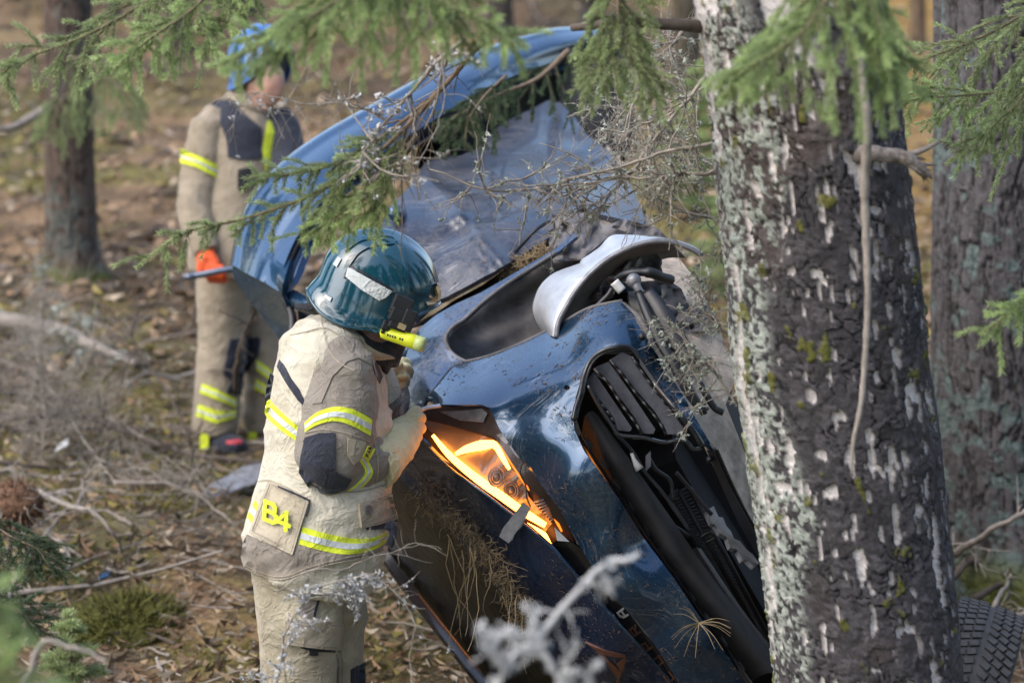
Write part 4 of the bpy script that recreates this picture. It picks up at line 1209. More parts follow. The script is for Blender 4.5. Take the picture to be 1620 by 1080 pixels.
loft('grille_edge', [wd([(913, 690), (940, 736), (978, 790), (1014, 845), (1058, 905), (1103, 972), (1138, 1020), (1170, 1066), (1250, 1180)], np.linspace(5.99, 6.22, 9)),
                     wd([(919, 686), (947, 733), (985, 787), (1021, 842), (1065, 902), (1110, 969), (1145, 1017), (1178, 1063), (1258, 1177)], np.linspace(5.98, 6.21, 9)),
                     wd([(922, 688), (951, 735), (990, 789), (1026, 844), (1070, 904), (1115, 971), (1150, 1019), (1184, 1066), (1262, 1180)], np.linspace(6.03, 6.26, 9))], M['black_gloss'], gr, 50, 8, .006)
q = cr(PP(wd([(925, 690), (990, 785), (1065, 899), (1145, 1013), (1250, 1165)], np.linspace(6.02, 6.24, 5))), 40); mb = MB()
for j in range(1, 39, 3): mb.box(q[j], [q[j + 1] - q[j], VF, VU], [.016, .006, .009])
mb.build('clip_row', M['black'], gr, False)['kind'] = 'stuff'
# radiator fins
mb = MB(); A = np.array(c7(985, 410)); B = np.array(c7(1060, 385)); C2 = np.array(c7(1365, 960)); D2 = np.array(c7(1250, 860))
rows_ = 46
for i in range(rows_):
    t = i / (rows_ - 1)
    a = A * (1 - t) + D2 * t; b_ = B * (1 - t) + C2 * t
    for s0, s1 in ((.02, .46), (.54, .98)):
        p0 = a * (1 - s0) + b_ * s0; p1 = a * (1 - s1) + b_ * s1 + np.array([0, -3])
        m0 = P(*p0, 6.42 + .1 * t); m1 = P(*p1, 6.42 + .1 * t)
        mb.box((m0 + m1) / 2, [m1 - m0, VF, np.cross(m1 - m0, VF)], [np.linalg.norm(m1 - m0) / 2, .012, .0032])
o = mb.build('radiator', M['radiator'], gr, False); o['kind'] = 'stuff'
mb = MB()
for s in (0, .5, 1): mb.tube(PP([(*(A * (1 - s) + B * s), 6.40), (*(D2 * (1 - s) + C2 * s), 6.5)]), .008, 6)
mb.build('radiator_frame', M['black'], gr)
loft('lower_lip', [wd([(1126, 700), (1150, 752), (1178, 805), (1205, 850), (1260, 930), (1330, 1040)], [5.95, 6.0, 6.05, 6.1, 6.2, 6.32]), wd([(1134, 712), (1158, 765), (1186, 818), (1212, 862), (1266, 940), (1336, 1050)], [5.94, 5.99, 6.04, 6.09, 6.19, 6.31]),
                   wd([(1118, 712), (1142, 770), (1168, 826), (1195, 872), (1248, 955), (1318, 1070)], [6.02, 6.07, 6.12, 6.17, 6.27, 6.39])], M['black'], gr, 40, 8, .008)
# broken bracket, connector, cables
patch('fan_bracket', mp(c7, (1120, 465), (1145, 450), (1163, 488), (1178, 490), (1190, 520), (1207, 540), (1218, 566), (1240, 575), (1262, 604), (1285, 622), (1307, 652), (1290, 668), (1262, 640), (1248, 645), (1228, 605), (1205, 598), (1192, 560), (1168, 548), (1150, 515), (1136, 510)), [(1118, 806, 6.2), (1150, 840, 6.19), (1198, 888, 6.2)], M['grey_part'], gr, 5, .012, (), lambda x, y: .035 * (fbm(x / 7, y / 7, 47, 3) - .5))
mb = MB(); mb.ring_loft([(*c7(853, 262), 6.05, .005, .005), (*c7(862, 285), 6.05, .006, .006), (*c7(872, 305), 6.05, .010, .007), (*c7(882, 320), 6.05, .013, .008)], 8)
mb.build('connector', M['whitep'], gr)
for k, pl in enumerate([((790, 190), (850, 250), (900, 330), (960, 400), (1010, 470), (1060, 540)), ((910, 270), (940, 320), (990, 360), (1000, 430)), ((1010, 330), (1070, 400), (1120, 460), (1140, 480)), ((760, 270), (830, 400), (900, 480), (1000, 520), (1060, 560)), ((1100, 560), (1130, 545), (1150, 560), (1120, 580))]):
    MB().tube(cr(PP(wd(mp(c7, *pl), 6.1 + .04 * k)), 24), .006, 6).build('cable', M['black'], gr)
MB().box(P(*c7(912, 290), 6.14), [VR + VU, VU, VF], [.010, .022, .01]).build('clip', M['grey_part'], gr, False)

# bonnet with emblem
hood_up = mp(ch, (35, 160), (80, 262), (180, 372), (300, 482), (410, 562), (520, 642), (600, 705), (700, 782), (790, 855), (880, 932), (1000, 1062)) + [(940, 942), (984, 992), (1038, 1050), (1090, 1112), (1150, 1200)]
hood_ctrl = [(650, 662, 6.26), (718, 745, 6.14), (775, 787, 6.08), (868, 862, 6.06), (940, 943, 6.10), (1038, 1050, 6.2), (1150, 1200, 6.36), (760, 895, 6.30), (680, 800, 6.40), (622, 745, 6.46), (830, 985, 6.33), (940, 1120, 6.42), (1040, 1200, 6.48), (850, 920, 6.14), (960, 1040, 6.18), (730, 800, 6.21)]
hood_d = tps(hood_ctrl)
hood = patch('bonnet', hood_up + [(1040, 1200), (985, 1160), (940, 1120), (880, 1052), (830, 988), (800, 948), (760, 897), (715, 842), (680, 802), (645, 768), (622, 745), (628, 715), (636, 690)], hood_ctrl, M['paint_hood'], car, 12, .012, (), dents)
MB().tube(cr(PP([(x, y, float(hood_d([(x, y)])[0]) - .003) for x, y in hood_up[1:]]), 60), .004, 6).build('bonnet_edge', M['paint'], hood)
def flat_on(name, polys, dfn, off, m, parent, th=.004):
    mb = MB()
    for pl in polys:
        V2, F2 = tri_fill(pl, 6)
        d = dfn(V2) - off
        V = CAM + d[:, None] * (VF + ((V2[:, 0:1] - 810) / FPX) * VR + ((540 - V2[:, 1:2]) / FPX) * VU)
        mb.add(V, face_cam(V, F2))
    o = mb.build(name, m, parent, False); solid(o, th); return o
flat_on('emblem', [mp(ce, (345, 308), (400, 332), (480, 362), (605, 392), (608, 405), (540, 402), (470, 385), (420, 362)), mp(ce, (414, 364), (450, 372), (478, 400), (505, 430), (545, 462), (575, 512), (566, 548), (530, 505), (488, 440), (450, 395)),
                   mp(ce, (608, 408), (606, 430), (585, 490), (562, 560), (552, 600), (545, 560), (566, 520), (560, 470), (548, 448), (572, 428))], hood_d, .006, M['copper'], hood, .006)
# black strip with letters
strip = mp(ch, (880, 935), (960, 880), (1078, 952)) + [(949, 920), (989, 962), (1029, 1011), (1064, 1064), (1100, 1122), (1150, 1202), (1090, 1130), (1036, 1052), (984, 994), (940, 944), (905, 900)]
strip_ctrl = [(868, 862, 6.10), (919, 866, 6.09), (989, 962, 6.13), (940, 944, 6.13), (1029, 1011, 6.17), (1064, 1064, 6.22), (1036, 1052, 6.22), (1150, 1202, 6.38)]
stp = patch('trim_strip', strip, strip_ctrl, M['black_gloss'], car, 10, .01)
sd = tps(strip_ctrl)
rv_ = np.array([-.586, -.81]); uv_ = np.array([-.80, .60])
LET = {'C': [[(1, 0), (0, 0), (0, 1), (1, 1)]], 'U': [[(0, 1), (0, 0), (1, 0), (1, 1)]], 'P': [[(0, 0), (0, 1), (1, 1), (1, .45), (0, .45)]], 'R': [[(0, 0), (0, 1), (1, 1), (1, .45), (0, .45)], [(.4, .45), (1, 0)]], 'A': [[(0, 0), (.1, .7), (.5, 1), (1, 1), (1, 0)], [(0, .4), (1, .4)]]}
for chh, pos in zip('CUPRA', [(1058, 1071), (1041, 1046), (1023, 1022), (1004, 998), (985, 971)]):
    polys = []
    for s in LET[chh]:
        pts = [np.array(pos) + rv_ * (a - .5) * 12 + uv_ * (b_ - .5) * 11 for a, b_ in s]
        for a, b_ in zip(pts[:-1], pts[1:]):
            t = (b_ - a) / np.linalg.norm(b_ - a); n_ = np.array([-t[1], t[0]]) * 1.3; a = a - t * 1.2; b_ = b_ + t * 1.2
            polys.append([tuple(a + n_), tuple(b_ + n_), tuple(b_ - n_), tuple(a - n_)])
    flat_on('letter', polys, sd, .004, M['copper'] if chh != 'A' else M['alu'], stp, .003)

# headlight
hl = thing('headlight', None, None, P(775, 745, 6.1)); hl.parent = car; hl.location = Vector(P(775, 745, 6.1)) - car.location
hl_out = mp(ch, (30, 150), (60, 118), (200, 75)) + hd_top[1:-1] + mp(ch, (1050, 960), (880, 935), (700, 785), (520, 645), (300, 485), (80, 265))
hl_ctrl = [(648, 660, 6.24), (692, 640, 6.24), (775, 648, 6.12), (845, 752, 6.05), (905, 850, 6.06), (868, 862, 6.08), (775, 787, 6.09), (718, 745, 6.14)]
hld = tps(hl_ctrl)
back_ctrl = [(x, y, d + (.075 if 0 else .07)) for x, y, d in hl_ctrl]
patch('housing', hl_out, back_ctrl, M['bezel'], hl, 12, .008)
patch('bezel', mp(ch, (30, 150), (60, 118), (205, 74), (340, 80), (470, 78), (515, 98), (545, 150), (580, 228), (675, 368), (790, 508), (865, 612), (930, 694), (985, 800), (1000, 850), (900, 760), (880, 700), (740, 560), (660, 440), (590, 330), (545, 275), (440, 250), (250, 200), (110, 160)), [(x, y, d + .006) for x, y, d in hl_ctrl], M['bezel'], hl, 8, .01)
for pl in (mp(ch, (215, 118), (370, 112), (470, 100), (505, 130), (480, 185), (330, 170)), mp(ch, (560, 262), (590, 250), (640, 300), (620, 318)), mp(ch, (640, 330), (665, 320), (715, 400), (690, 405))):
    patch('bezel_facet', pl, [(x, y, d - .006) for x, y, d in hl_ctrl], M['grey_part'], hl, 8, .004)
loft('bezel_edge', [wd(mp(ch, (40, 145), (100, 95), (215, 70)), [6.22, 6.22, 6.2]), wd(mp(ch, (60, 140), (120, 104), (220, 84)), [6.21, 6.21, 6.19])], M['alu'], hl, 16, 4, .006)
patch('reflector', mp(ch, (110, 165), (245, 205), (430, 250), (545, 285), (590, 350), (640, 450), (720, 540), (760, 640), (900, 800), (860, 850), (700, 720), (500, 580), (320, 420), (190, 280)), [(x, y, d + .058) for x, y, d in hl_ctrl], M['chrome'], hl, 5, .004, (),
      lambda x, y: .008 * np.sin((x + y) / 7.0) * (x > 765))
for (x, y, r) in ((*ch(560, 520), .028), (*ch(650, 600), .026)):
    mb = MB(); c0 = P(x, y, 6.11); a1 = unit(VR * .8 - VU * .6); 
    for rr_ in (1, .7, .4):
        t = np.linspace(0, 6.283, 25)
        mb.tube(np.array([c0 + VF * .02 * (1 - rr_) + r * rr_ * (math.cos(q) * VR * .8 + math.sin(q) * VU) for q in t]), .003, 5, False)
    mb.ball(c0 + VF * .012, r * .42, 8); mb.build('projector', M['chrome'], hl)
mb = MB()
for j in range(8):
    a_ = ch(790 + j * 14, 670 + j * 17); b_ = ch(850 + j * 8, 655 + j * 17)
    mb.tube(PP([(*a_, 6.06), (*b_, 6.06)]), .0026, 5)
mb.build('ribbed_insert', M['alu'], hl)
def led(name, pts, wpx, d, m):
    q = cr(np.array(pts, float), 40); w0 = np.interp(np.linspace(0, 1, 40), np.linspace(0, 1, len(wpx)), wpx)
    T = np.gradient(q, axis=0); T /= np.linalg.norm(T, axis=1)[:, None]; N_ = np.stack([-T[:, 1], T[:, 0]], 1) * w0[:, None] / 2
    dd = hld(q) + d
    mb = MB(); r_ = w0.mean() / 2 * 6.1 / FPX
    L_ = np.array([P(*(a + n), k) for a, n, k in zip(q, N_, dd)]); R_ = np.array([P(*(a - n), k) for a, n, k in zip(q, N_, dd)])
    C_ = np.array([P(*a, k - r_ * .8) for a, k in zip(q, dd)]); Bk = np.array([P(*a, k + r_) for a, k in zip(q, dd)])
    V = np.stack([L_, C_, R_, Bk], 1).reshape(-1, 3)
    F = [(4 * i + j, 4 * i + (j + 1) % 4, 4 * i + 4 + (j + 1) % 4, 4 * i + 4 + j) for i in range(39) for j in range(4)] + [(0, 1, 2, 3), (159, 158, 157, 156)]
    return mb.add(V, F).build(name, m, hl)
led('light_strip', mp(ch, (172, 262), (260, 370), (370, 470), (480, 555), (600, 640), (700, 712), (790, 770), (860, 812)), [5, 10, 12, 13, 13, 12, 9], .022, M['led'])
led('light_strip', mp(ch, (310, 378), (370, 350), (450, 328), (510, 319), (540, 318), (556, 330), (572, 352), (600, 402), (640, 470)), [5, 12, 16, 13, 9, 8, 5], .026, M['led'])
led('light_strip', mp(ch, (735, 795), (800, 838), (850, 868), (895, 930)), [3, 8, 8, 2], .03, M['led'])
led('side_light', mp(ch, (905, 640), (898, 700), (925, 780), (960, 850)), [2, 4, 5, 3], .03, M['led2'])
led('side_light', mp(ch, (560, 300), (650, 420), (720, 530), (760, 600)), [2, 8, 7, 2], .034, M['led2'])
patch('lens', hl_out[:-1], [(x, y, d - .012) for x, y, d in hl_ctrl], M['lens'], hl, 14, 0)
patch('broken_tab', mp(ch, (720, 675), (768, 710), (745, 760), (735, 775), (635, 922), (577, 880), (600, 830), (650, 765)), [(x, y, d - .035) for x, y, d in hl_ctrl], M['grey_part'], hl, 7, .006)
patch('glass_shard', mp(ch, (915, 825), (1005, 912), (930, 905)), [(x, y, d - .02) for x, y, d in hl_ctrl], M['alu'], hl, 7, .003)
MB().tube(cr(PP(wd(mp(ch, (720, 430), (705, 490), (740, 570), (745, 640), (770, 700)), 6.02)), 16), .0022, 5).build('wire', M['black'], hl)

# wing, wheel arch, door
wing = patch('wing', [(668, 644), (674, 632), (690, 612), (706, 592), (737, 572), (724, 566), (711, 553), (706, 534), (714, 520), (734, 506), (758, 484), (793, 456), (827, 434), (862, 412), (886, 396), (915, 372), (905, 368), (880, 393), (838, 418), (800, 440), (760, 463), (722, 480), (690, 498), (665, 518), (650, 540), (640, 570), (632, 600), (628, 640), (640, 662)],
      [(668, 644, 6.37), (737, 572, 6.45), (706, 534, 6.53), (758, 484, 6.62), (880, 400, 6.75), (722, 480, 6.72), (650, 540, 6.72), (632, 600, 6.62), (628, 650, 6.55)], M['paint_fender'], car, 7, .01, (), lambda x, y: .03 * (fbm(x / 30, y / 30, 44, 3) - .5))
MB().tube(cr(PP([(737, 572, 6.44), (722, 564, 6.48), (710, 552, 6.5), (705, 534, 6.52), (714, 519, 6.54), (734, 505, 6.58), (758, 483, 6.61), (793, 455, 6.65), (827, 433, 6.69), (880, 399, 6.73)]), 50), .006, 6).build('arch_edge', M['liner'], wing)
patch('arch_liner', [(690, 520), (760, 470), (860, 400), (930, 350), (1040, 380), (1010, 520), (880, 540), (760, 600), (700, 580)], [(690, 520, 6.66), (860, 400, 6.88), (1040, 380, 6.95), (1010, 520, 6.7), (760, 600, 6.62), (820, 500, 6.95)], M['liner'], car, 9, .01, (), lambda x, y: .02 * np.sin((x * .6 + y) / 9) + .03 * (fbm(x / 25, y / 25, 46, 3) - .5))
door_out = mp(c2, (250, 900), (262, 855), (300, 790), (345, 745), (392, 690), (420, 632), (480, 612), (562, 604), (632, 575), (650, 545), (682, 515), (725, 478), (790, 445), (850, 418), (900, 390), (950, 400), (1000, 450), (1050, 520), (1100, 560), (1150, 600), (1210, 700), (1285, 850), (1260, 880), (1180, 850), (1045, 818), (1000, 858), (930, 905), (860, 950), (800, 990), (750, 1020), (690, 1055), (650, 1075)) + [(740, 452), (705, 470), (680, 480), (655, 505), (640, 480), (615, 430), (604, 390)]
door_ctrl = [(606, 350, 7.20), (671, 257, 7.75), (777, 212, 8.15), (867, 160, 8.65), (928, 212, 8.3), (1021, 346, 7.25), (924, 334, 7.10), (850, 387, 6.92), (765, 438, 6.82), (655, 505, 6.84), (620, 430, 7.05), (760, 330, 7.18), (850, 260, 7.72), (700, 380, 7.02), (940, 280, 7.62)]
door = patch('front_door', door_out, door_ctrl, M['paint_door'], car, 8, .02, (), lambda x, y: .16 * (fbm(x / 75 + .3 * y / 75, y / 95, 51, 2) - .5) + .05 * sstep(18, 0, np.abs(x - 862 + (y - 250) * .15)) * sstep(150, 190, y) * sstep(330, 260, y) + .06 * sstep(26, 0, np.abs(y - 345 + (x - 760) * .55)) * sstep(650, 720, x) - .05 * sstep(30, 0, np.abs(x - 720 - (y - 330) * .9)) * sstep(240, 300, y) + .01 * (fbm(x / 16, y / 16, 54, 2) - .5))
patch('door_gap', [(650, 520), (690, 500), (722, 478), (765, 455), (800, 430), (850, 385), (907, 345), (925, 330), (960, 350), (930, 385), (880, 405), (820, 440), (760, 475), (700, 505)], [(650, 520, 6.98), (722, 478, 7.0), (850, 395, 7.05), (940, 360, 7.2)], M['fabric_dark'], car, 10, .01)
mb = MB(); c0 = P(626, 338, 7.15)
mb.ring_loft([(632, 338, 7.2, .030, .026), (624, 338, 7.13, .028, .024), (618, 338, 7.11, .018, .016)], 14); mb.build('mirror_stub', M['paint_roof'], door)
MB().tube(cr(PP([(812, 402, 6.9), (830, 382, 6.86), (846, 365, 6.85), (866, 352, 6.88), (876, 352, 6.9), (874, 380, 6.88), (868, 410, 6.86), (864, 430, 6.85)]), 24), [.006] * 12 + [.004] * 12, 6).build('bent_strip', M['black'], door)

# inside of the cabin, rear end, sill and floor
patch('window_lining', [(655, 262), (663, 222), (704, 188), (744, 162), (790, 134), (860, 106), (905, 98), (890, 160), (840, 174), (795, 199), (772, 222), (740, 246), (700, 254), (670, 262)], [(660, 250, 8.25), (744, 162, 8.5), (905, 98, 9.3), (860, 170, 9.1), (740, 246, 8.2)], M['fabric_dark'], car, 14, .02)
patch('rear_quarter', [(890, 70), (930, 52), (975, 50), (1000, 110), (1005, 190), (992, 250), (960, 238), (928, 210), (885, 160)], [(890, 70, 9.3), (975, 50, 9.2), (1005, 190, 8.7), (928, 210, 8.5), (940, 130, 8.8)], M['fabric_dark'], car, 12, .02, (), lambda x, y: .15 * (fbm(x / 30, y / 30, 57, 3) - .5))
patch('underbody', [(960, 228), (985, 262), (1010, 320), (1040, 365), (1075, 410), (1100, 440), (1135, 515), (1166, 588), (1148, 640), (1182, 724), (1215, 790), (1330, 960), (1340, 1080), (1240, 940), (1190, 842), (1150, 770), (1120, 706), (1090, 652), (1040, 575), (1000, 500), (990, 440), (960, 380), (930, 340), (990, 350), (1000, 330), (965, 262)],
      [(960, 228, 8.3), (1040, 365, 7.2), (1100, 440, 6.75), (1166, 588, 6.35), (1182, 724, 6.2), (1330, 960, 6.6), (1190, 842, 6.16), (1090, 652, 6.08), (1000, 500, 6.3), (940, 350, 7.1)], M['beige'], car, 10, .012, (), lambda x, y: .05 * (fbm(x / 40, y / 40, 58, 3) - .5))
patch('torn_sill', mp(cz, (200, 30), (420, 20), (500, 110), (620, 60), (830, 120), (900, 200), (700, 150), (560, 140), (430, 250), (370, 300), (300, 310), (210, 300), (180, 200)), [(880, 340, 6.95), (1040, 370, 7.0), (930, 400, 6.8), (870, 400, 6.8)], M['liner'], car, 6, .01, (), lambda x, y: .12 * (fbm(x / 14, y / 14, 59, 3) - .5))
# roof
outer = [(950, 47, 9.35), (875, 50, 9.0), (826, 63, 8.8), (777, 78, 8.6), (728, 97, 8.4), (671, 125, 8.2), (590, 170, 7.98), (500, 222, 7.82), (440, 268, 7.75), (400, 315, 7.72), (379, 370, 7.66), (369, 420, 7.6)]
inner = [(940, 74, 9.2), (891, 92, 8.92), (845, 108, 8.7), (790, 130, 8.42), (744, 154, 8.15), (690, 190, 7.92), (620, 236, 7.68), (540, 292, 7.48), (490, 350, 7.36), (466, 392, 7.3), (452, 430, 7.27), (447, 462, 7.27)]
def mix_(a, b, t, dz): return [(p[0] * (1 - t) + q[0] * t, p[1] * (1 - t) + q[1] * t, p[2] * (1 - t) + q[2] * t + dz) for p, q in zip(a, b)]
back = [(x + 14, y + 12, d + .8) for x, y, d in outer]
edge0 = [(x + 2, y + 1, d + .12) for x, y, d in outer]
roof = loft('roof', [back, edge0, outer, mix_(outer, inner, .2, -.05), mix_(outer, inner, .5, -.075), mix_(outer, inner, .8, -.03), inner], M['paint_roof'], car, 90, 30, .014)
for off, rad_, mt, dz in ((.80, .006, 'black_gloss', -.04), (.24, .005, 'black', -.055)):
    MB().tube(cr(PP(mix_(outer, inner, off, dz)), 80), rad_, 6).build('roof_moulding', M[mt], roof)
in2 = [(x + 6 + (3 if k > 7 else 0), y + 11 - .9 * max(0, k - 6) * 2, d + .03) for k, (x, y, d) in enumerate(inner)]
loft('door_frame', [[(x, y, d - .01) for x, y, d in inner], mix_(inner, in2, .45, -.02), in2], M['fabric_dark'], car, 80, 8, .012)
in3 = [(x + 3, y + 6, d) for x, y, d in in2]
loft('window_rail', [[(x, y, d - .015) for x, y, d in in2], mix_(in2, in3, .5, -.03), in3], M['paint_roof'], car, 80, 6, .012)
patch('roof_corner', [(369, 414), (367, 430), (373, 446), (390, 470), (407, 491), (425, 515), (445, 541), (452, 530), (458, 512), (457, 495), (452, 480), (446, 466), (447, 450), (455, 425), (462, 402), (440, 380), (410, 370), (382, 380)],
      [(369, 414, 7.58), (390, 470, 7.62), (445, 541, 7.5), (458, 500, 7.3), (447, 455, 7.22), (462, 402, 7.3), (410, 430, 7.42), (430, 480, 7.42), (382, 380, 7.6)], M['paint_roof'], car, 7, .014, (), lambda x, y: .035 * (fbm(x / 26, y / 34, 61, 2) - .5))
patch('pillar', [(452, 440), (458, 400), (480, 372), (500, 362), (492, 400), (478, 436), (470, 450), (462, 452)], [(452, 440, 7.36), (480, 372, 7.5), (478, 436, 7.4)], M['paint_roof'], car, 8, .02)
MB().tube(cr(PP([(462, 405, 7.34), (455, 435, 7.30), (452, 470, 7.3), (462, 500, 7.28), (462, 535, 7.25)]), 20), .016, 8).build('pillar_seal', M['black'], car)
MB().tube(cr(PP([(462, 470, 7.3), (520, 500, 7.15), (600, 540, 6.9), (650, 560, 6.72)]), 20), .03, 8).build('windscreen_pillar', M['paint'], car)
scr = patch('windscreen', [(470, 478), (560, 522), (640, 566), (636, 690), (622, 745), (650, 775), (690, 812), (770, 910), (840, 1000), (950, 1130), (900, 1180), (800, 1140), (755, 1068), (690, 985), (620, 893), (560, 810), (520, 740), (480, 610)],
      [(470, 478, 7.4), (640, 566, 6.78), (622, 745, 6.62), (770, 910, 6.5), (950, 1130, 6.55), (755, 1068, 6.95), (620, 893, 7.05), (520, 740, 7.3)], M['glass_dark'], car, 14, .008, (), lambda x, y: .03 * (fbm(x / 30, y / 30, 63, 3) - .5))
loft('screen_rail', [wd([(560, 800), (620, 889), (690, 982), (758, 1066), (840, 1160)], [7.12, 7.02, 6.95, 6.9, 6.85]), wd([(556, 806), (615, 894), (686, 988), (752, 1072), (834, 1168)], [7.08, 6.98, 6.91, 6.86, 6.81]), wd([(566, 800), (627, 890), (698, 984), (766, 1068), (848, 1162)], [7.08, 6.98, 6.91, 6.86, 6.81])], M['black_gloss'], car, 30, 6, .012)

# the broken front wheel
wh = thing('wheel', None, None, P(1000, 480, 6.3)); wh.parent = car; wh.location = Vector(P(1000, 480, 6.3)) - car.location
l1 = mp(cz, (225, 760), (222, 715), (235, 670), (262, 610), (300, 540), (350, 465), (395, 410), (430, 375))
o1 = mp(cz, (175, 760), (140, 722), (105, 665), (85, 590), (98, 520), (130, 452), (200, 385), (362, 322))
mid1 = [((a[0] * .5 + b_[0] * .5) - 5, (a[1] * .5 + b_[1] * .5) - 3) for a, b_ in zip(l1, o1)]
loft('rim', [wd(o1, np.linspace(6.42, 6.5, 8)), wd(mid1, np.linspace(6.28, 6.36, 8)), wd(l1, np.linspace(6.22, 6.26, 8)), wd([(x + 3, y + 2) for x, y in l1], np.linspace(6.25, 6.29, 8))], M['alu'], wh, 50, 18, .008)
l2 = mp(cz, (395, 408), (430, 372), (480, 325), (540, 285), (650, 230), (780, 190), (880, 188), (1000, 225), (1060, 255), (1082, 275))
o2 = mp(cz, (362, 318), (372, 300), (430, 262), (480, 225), (545, 160), (640, 153), (780, 163), (930, 185), (1030, 220), (1086, 255))
loft('rim_flange', [wd(o2, np.linspace(6.40, 6.36, 10)), wd([(a[0] * .5 + b_[0] * .5, a[1] * .5 + b_[1] * .5) for a, b_ in zip(l2, o2)], np.linspace(6.31, 6.3, 10)), wd(l2, np.linspace(6.25, 6.27, 10)), wd([(x + 2, y + 4) for x, y in l2], np.linspace(6.28, 6.3, 10))], M['alu'], wh, 60, 14, .008)
ll = mp(cz, (225, 760), (235, 675), (300, 545), (350, 468), (430, 377), (540, 289), (650, 234), (780, 195), (880, 193), (1000, 230), (1076, 272))
MB().tube(cr(PP(wd(ll, np.linspace(6.22, 6.27, 11))), 80), .008, 8).build('rim_lip', M['grey_part'], wh)
# inner barrel in shade and the torn hub parts
loft('barrel', [wd(ll[:9], np.linspace(6.24, 6.28, 9)), wd([(x + 28, y + 26) for x, y in ll[:9]], np.linspace(6.5, 6.5, 9))], M['liner'], wh, 40, 6, .006)
patch('brake_shield', mp(cz, (440, 440), (480, 395), (545, 335), (610, 298), (640, 330), (700, 262), (780, 250), (830, 300), (850, 380), (720, 370), (640, 410), (580, 460), (540, 520), (430, 540), (400, 510)), [(940, 450, 6.42), (1000, 410, 6.4), (1040, 420, 6.42), (970, 470, 6.36)], M['grey_part'], wh, 5, .008, (), lambda x, y: .10 * (fbm(x / 11, y / 11, 65, 3) - .5))
patch('torn_liner', mp(cz, (840, 450), (900, 430), (960, 470), (1000, 560), (1110, 570), (1150, 640), (1080, 760), (1010, 820), (960, 760), (900, 640), (850, 560)), [(1050, 450, 6.4), (1090, 480, 6.42), (1120, 500, 6.42), (1095, 545, 6.3)], M['liner'], wh, 6, .008, (), lambda x, y: .12 * (fbm(x / 14, y / 14, 66, 3) - .5))
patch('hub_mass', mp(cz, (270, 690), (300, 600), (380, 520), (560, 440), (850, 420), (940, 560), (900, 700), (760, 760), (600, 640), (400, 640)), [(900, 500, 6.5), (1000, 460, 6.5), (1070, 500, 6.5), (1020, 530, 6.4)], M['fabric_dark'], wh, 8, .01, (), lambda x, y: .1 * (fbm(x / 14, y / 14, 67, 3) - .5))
MB().tube(cr(PP(wd(mp(cz, (575, 420), (640, 385), (720, 375), (790, 380), (840, 405), (900, 420)), [6.2, 6.16, 6.15, 6.15, 6.17, 6.2])), 24), [.012] * 12 + [.016] * 12, 7).build('control_arm', M['black'], wh)
MB().tube(cr(PP(wd(mp(cz, (555, 470), (530, 510), (490, 550), (450, 590)), 6.2)), 12), .009, 7).build('brake_pipe', M['black'], wh)
mb = MB().ball(P(*cz(680, 425), 6.12), .022, 12); mb.tube(cr(PP(wd(mp(cz, (680, 425), (705, 470), (735, 520)), [6.12, 6.11, 6.12])), 10), [.02, .018, .015, .013, .012, .012, .012, .012, .012, .012], 9)
mb.build('ball_joint', M['grey_part'], wh)
mb = MB(); mb.tube(cr(PP(wd(mp(cz, (565, 430), (590, 460), (612, 485)), 6.1)), 6), .014, 9); mb.build('connector', M['whitep'], wh)
for k, (pl, w_, d_) in enumerate([((710, 490, 6.1), (760, 620, 6.06), (830, 770, 6.03), (920, 920, 6.0), (1000, 1060, 5.98), (1075, 1180, 6.0)), ]and [([(705, 485), (760, 620), (830, 770), (920, 920), (990, 1050), (1060, 1160)], .015, [6.06, 6.01, 5.97, 5.94, 5.93, 5.94]), ([(750, 480), (830, 590), (900, 710), (960, 820), (1020, 890), (1085, 935)], .027, [6.06, 6.02, 5.99, 5.97, 5.96, 5.97])]):
    q = cr(PP(wd(mp(cz, *pl), d_)), 30); mb = MB()
    T = np.gradient(q, axis=0); T /= np.linalg.norm(T, axis=1)[:, None]
    S_ = np.cross(T, VF); S_ /= np.linalg.norm(S_, axis=1)[:, None]
    w2 = w_ * np.interp(np.linspace(0, 1, 30), [0, .3, .85, 1], [.7, 1, 1.1, .9])[:, None]
    V = np.stack([q - S_ * w2, q - S_ * w2 * .6 - VF * .01, q + S_ * w2 * .6 - VF * .01, q + S_ * w2, q + VF * .012], 1).reshape(-1, 3)
    F = [(5 * i + j, 5 * i + (j + 1) % 5, 5 * i + 5 + (j + 1) % 5, 5 * i + 5 + j) for i in range(29) for j in range(5)] + [(0, 1, 2, 3, 4), (149, 148, 147, 146, 145)]
    mb.add(V, F).build('rubber_strip', M['black'], car)
loft('bumper_flange', [wd(mp(cz, (600, 545), (680, 620), (760, 760), (850, 900), (960, 1060), (1050, 1200)), [6.13, 6.08, 6.03, 5.99, 5.97, 5.96]), wd(mp(cz, (640, 560), (730, 640), (800, 760), (890, 900), (990, 1060), (1085, 1190)), [6.12, 6.08, 6.04, 6.0, 5.98, 5.97]), wd(mp(cz, (660, 580), (760, 680), (830, 790), (910, 920), (1005, 1070), (1095, 1190)), [6.2, 6.16, 6.12, 6.08, 6.06, 6.05])], M['liner'], car, 40, 8, .008)
for k, (x, y) in enumerate([cz(730, 755), cv(430, 40), cv(720, 385), cv(735, 410), cv(770, 655)]):
    mb = MB().ball(P(x, y, 5.99), .011, 6); mb.tube(PP([(x, y, 5.98), (x + 8, y - 3, 6.02)]), .006, 6); mb.build('clip', M['black'], car)
for pl in (mp(cv, (720, 270), (760, 340), (800, 400), (840, 420)), mp(cv, (700, 350), (730, 390), (745, 430))):
    MB().tube(cr(PP(wd(pl, 6.0)), 12), .010, 6).build('bracket', M['black'], car)
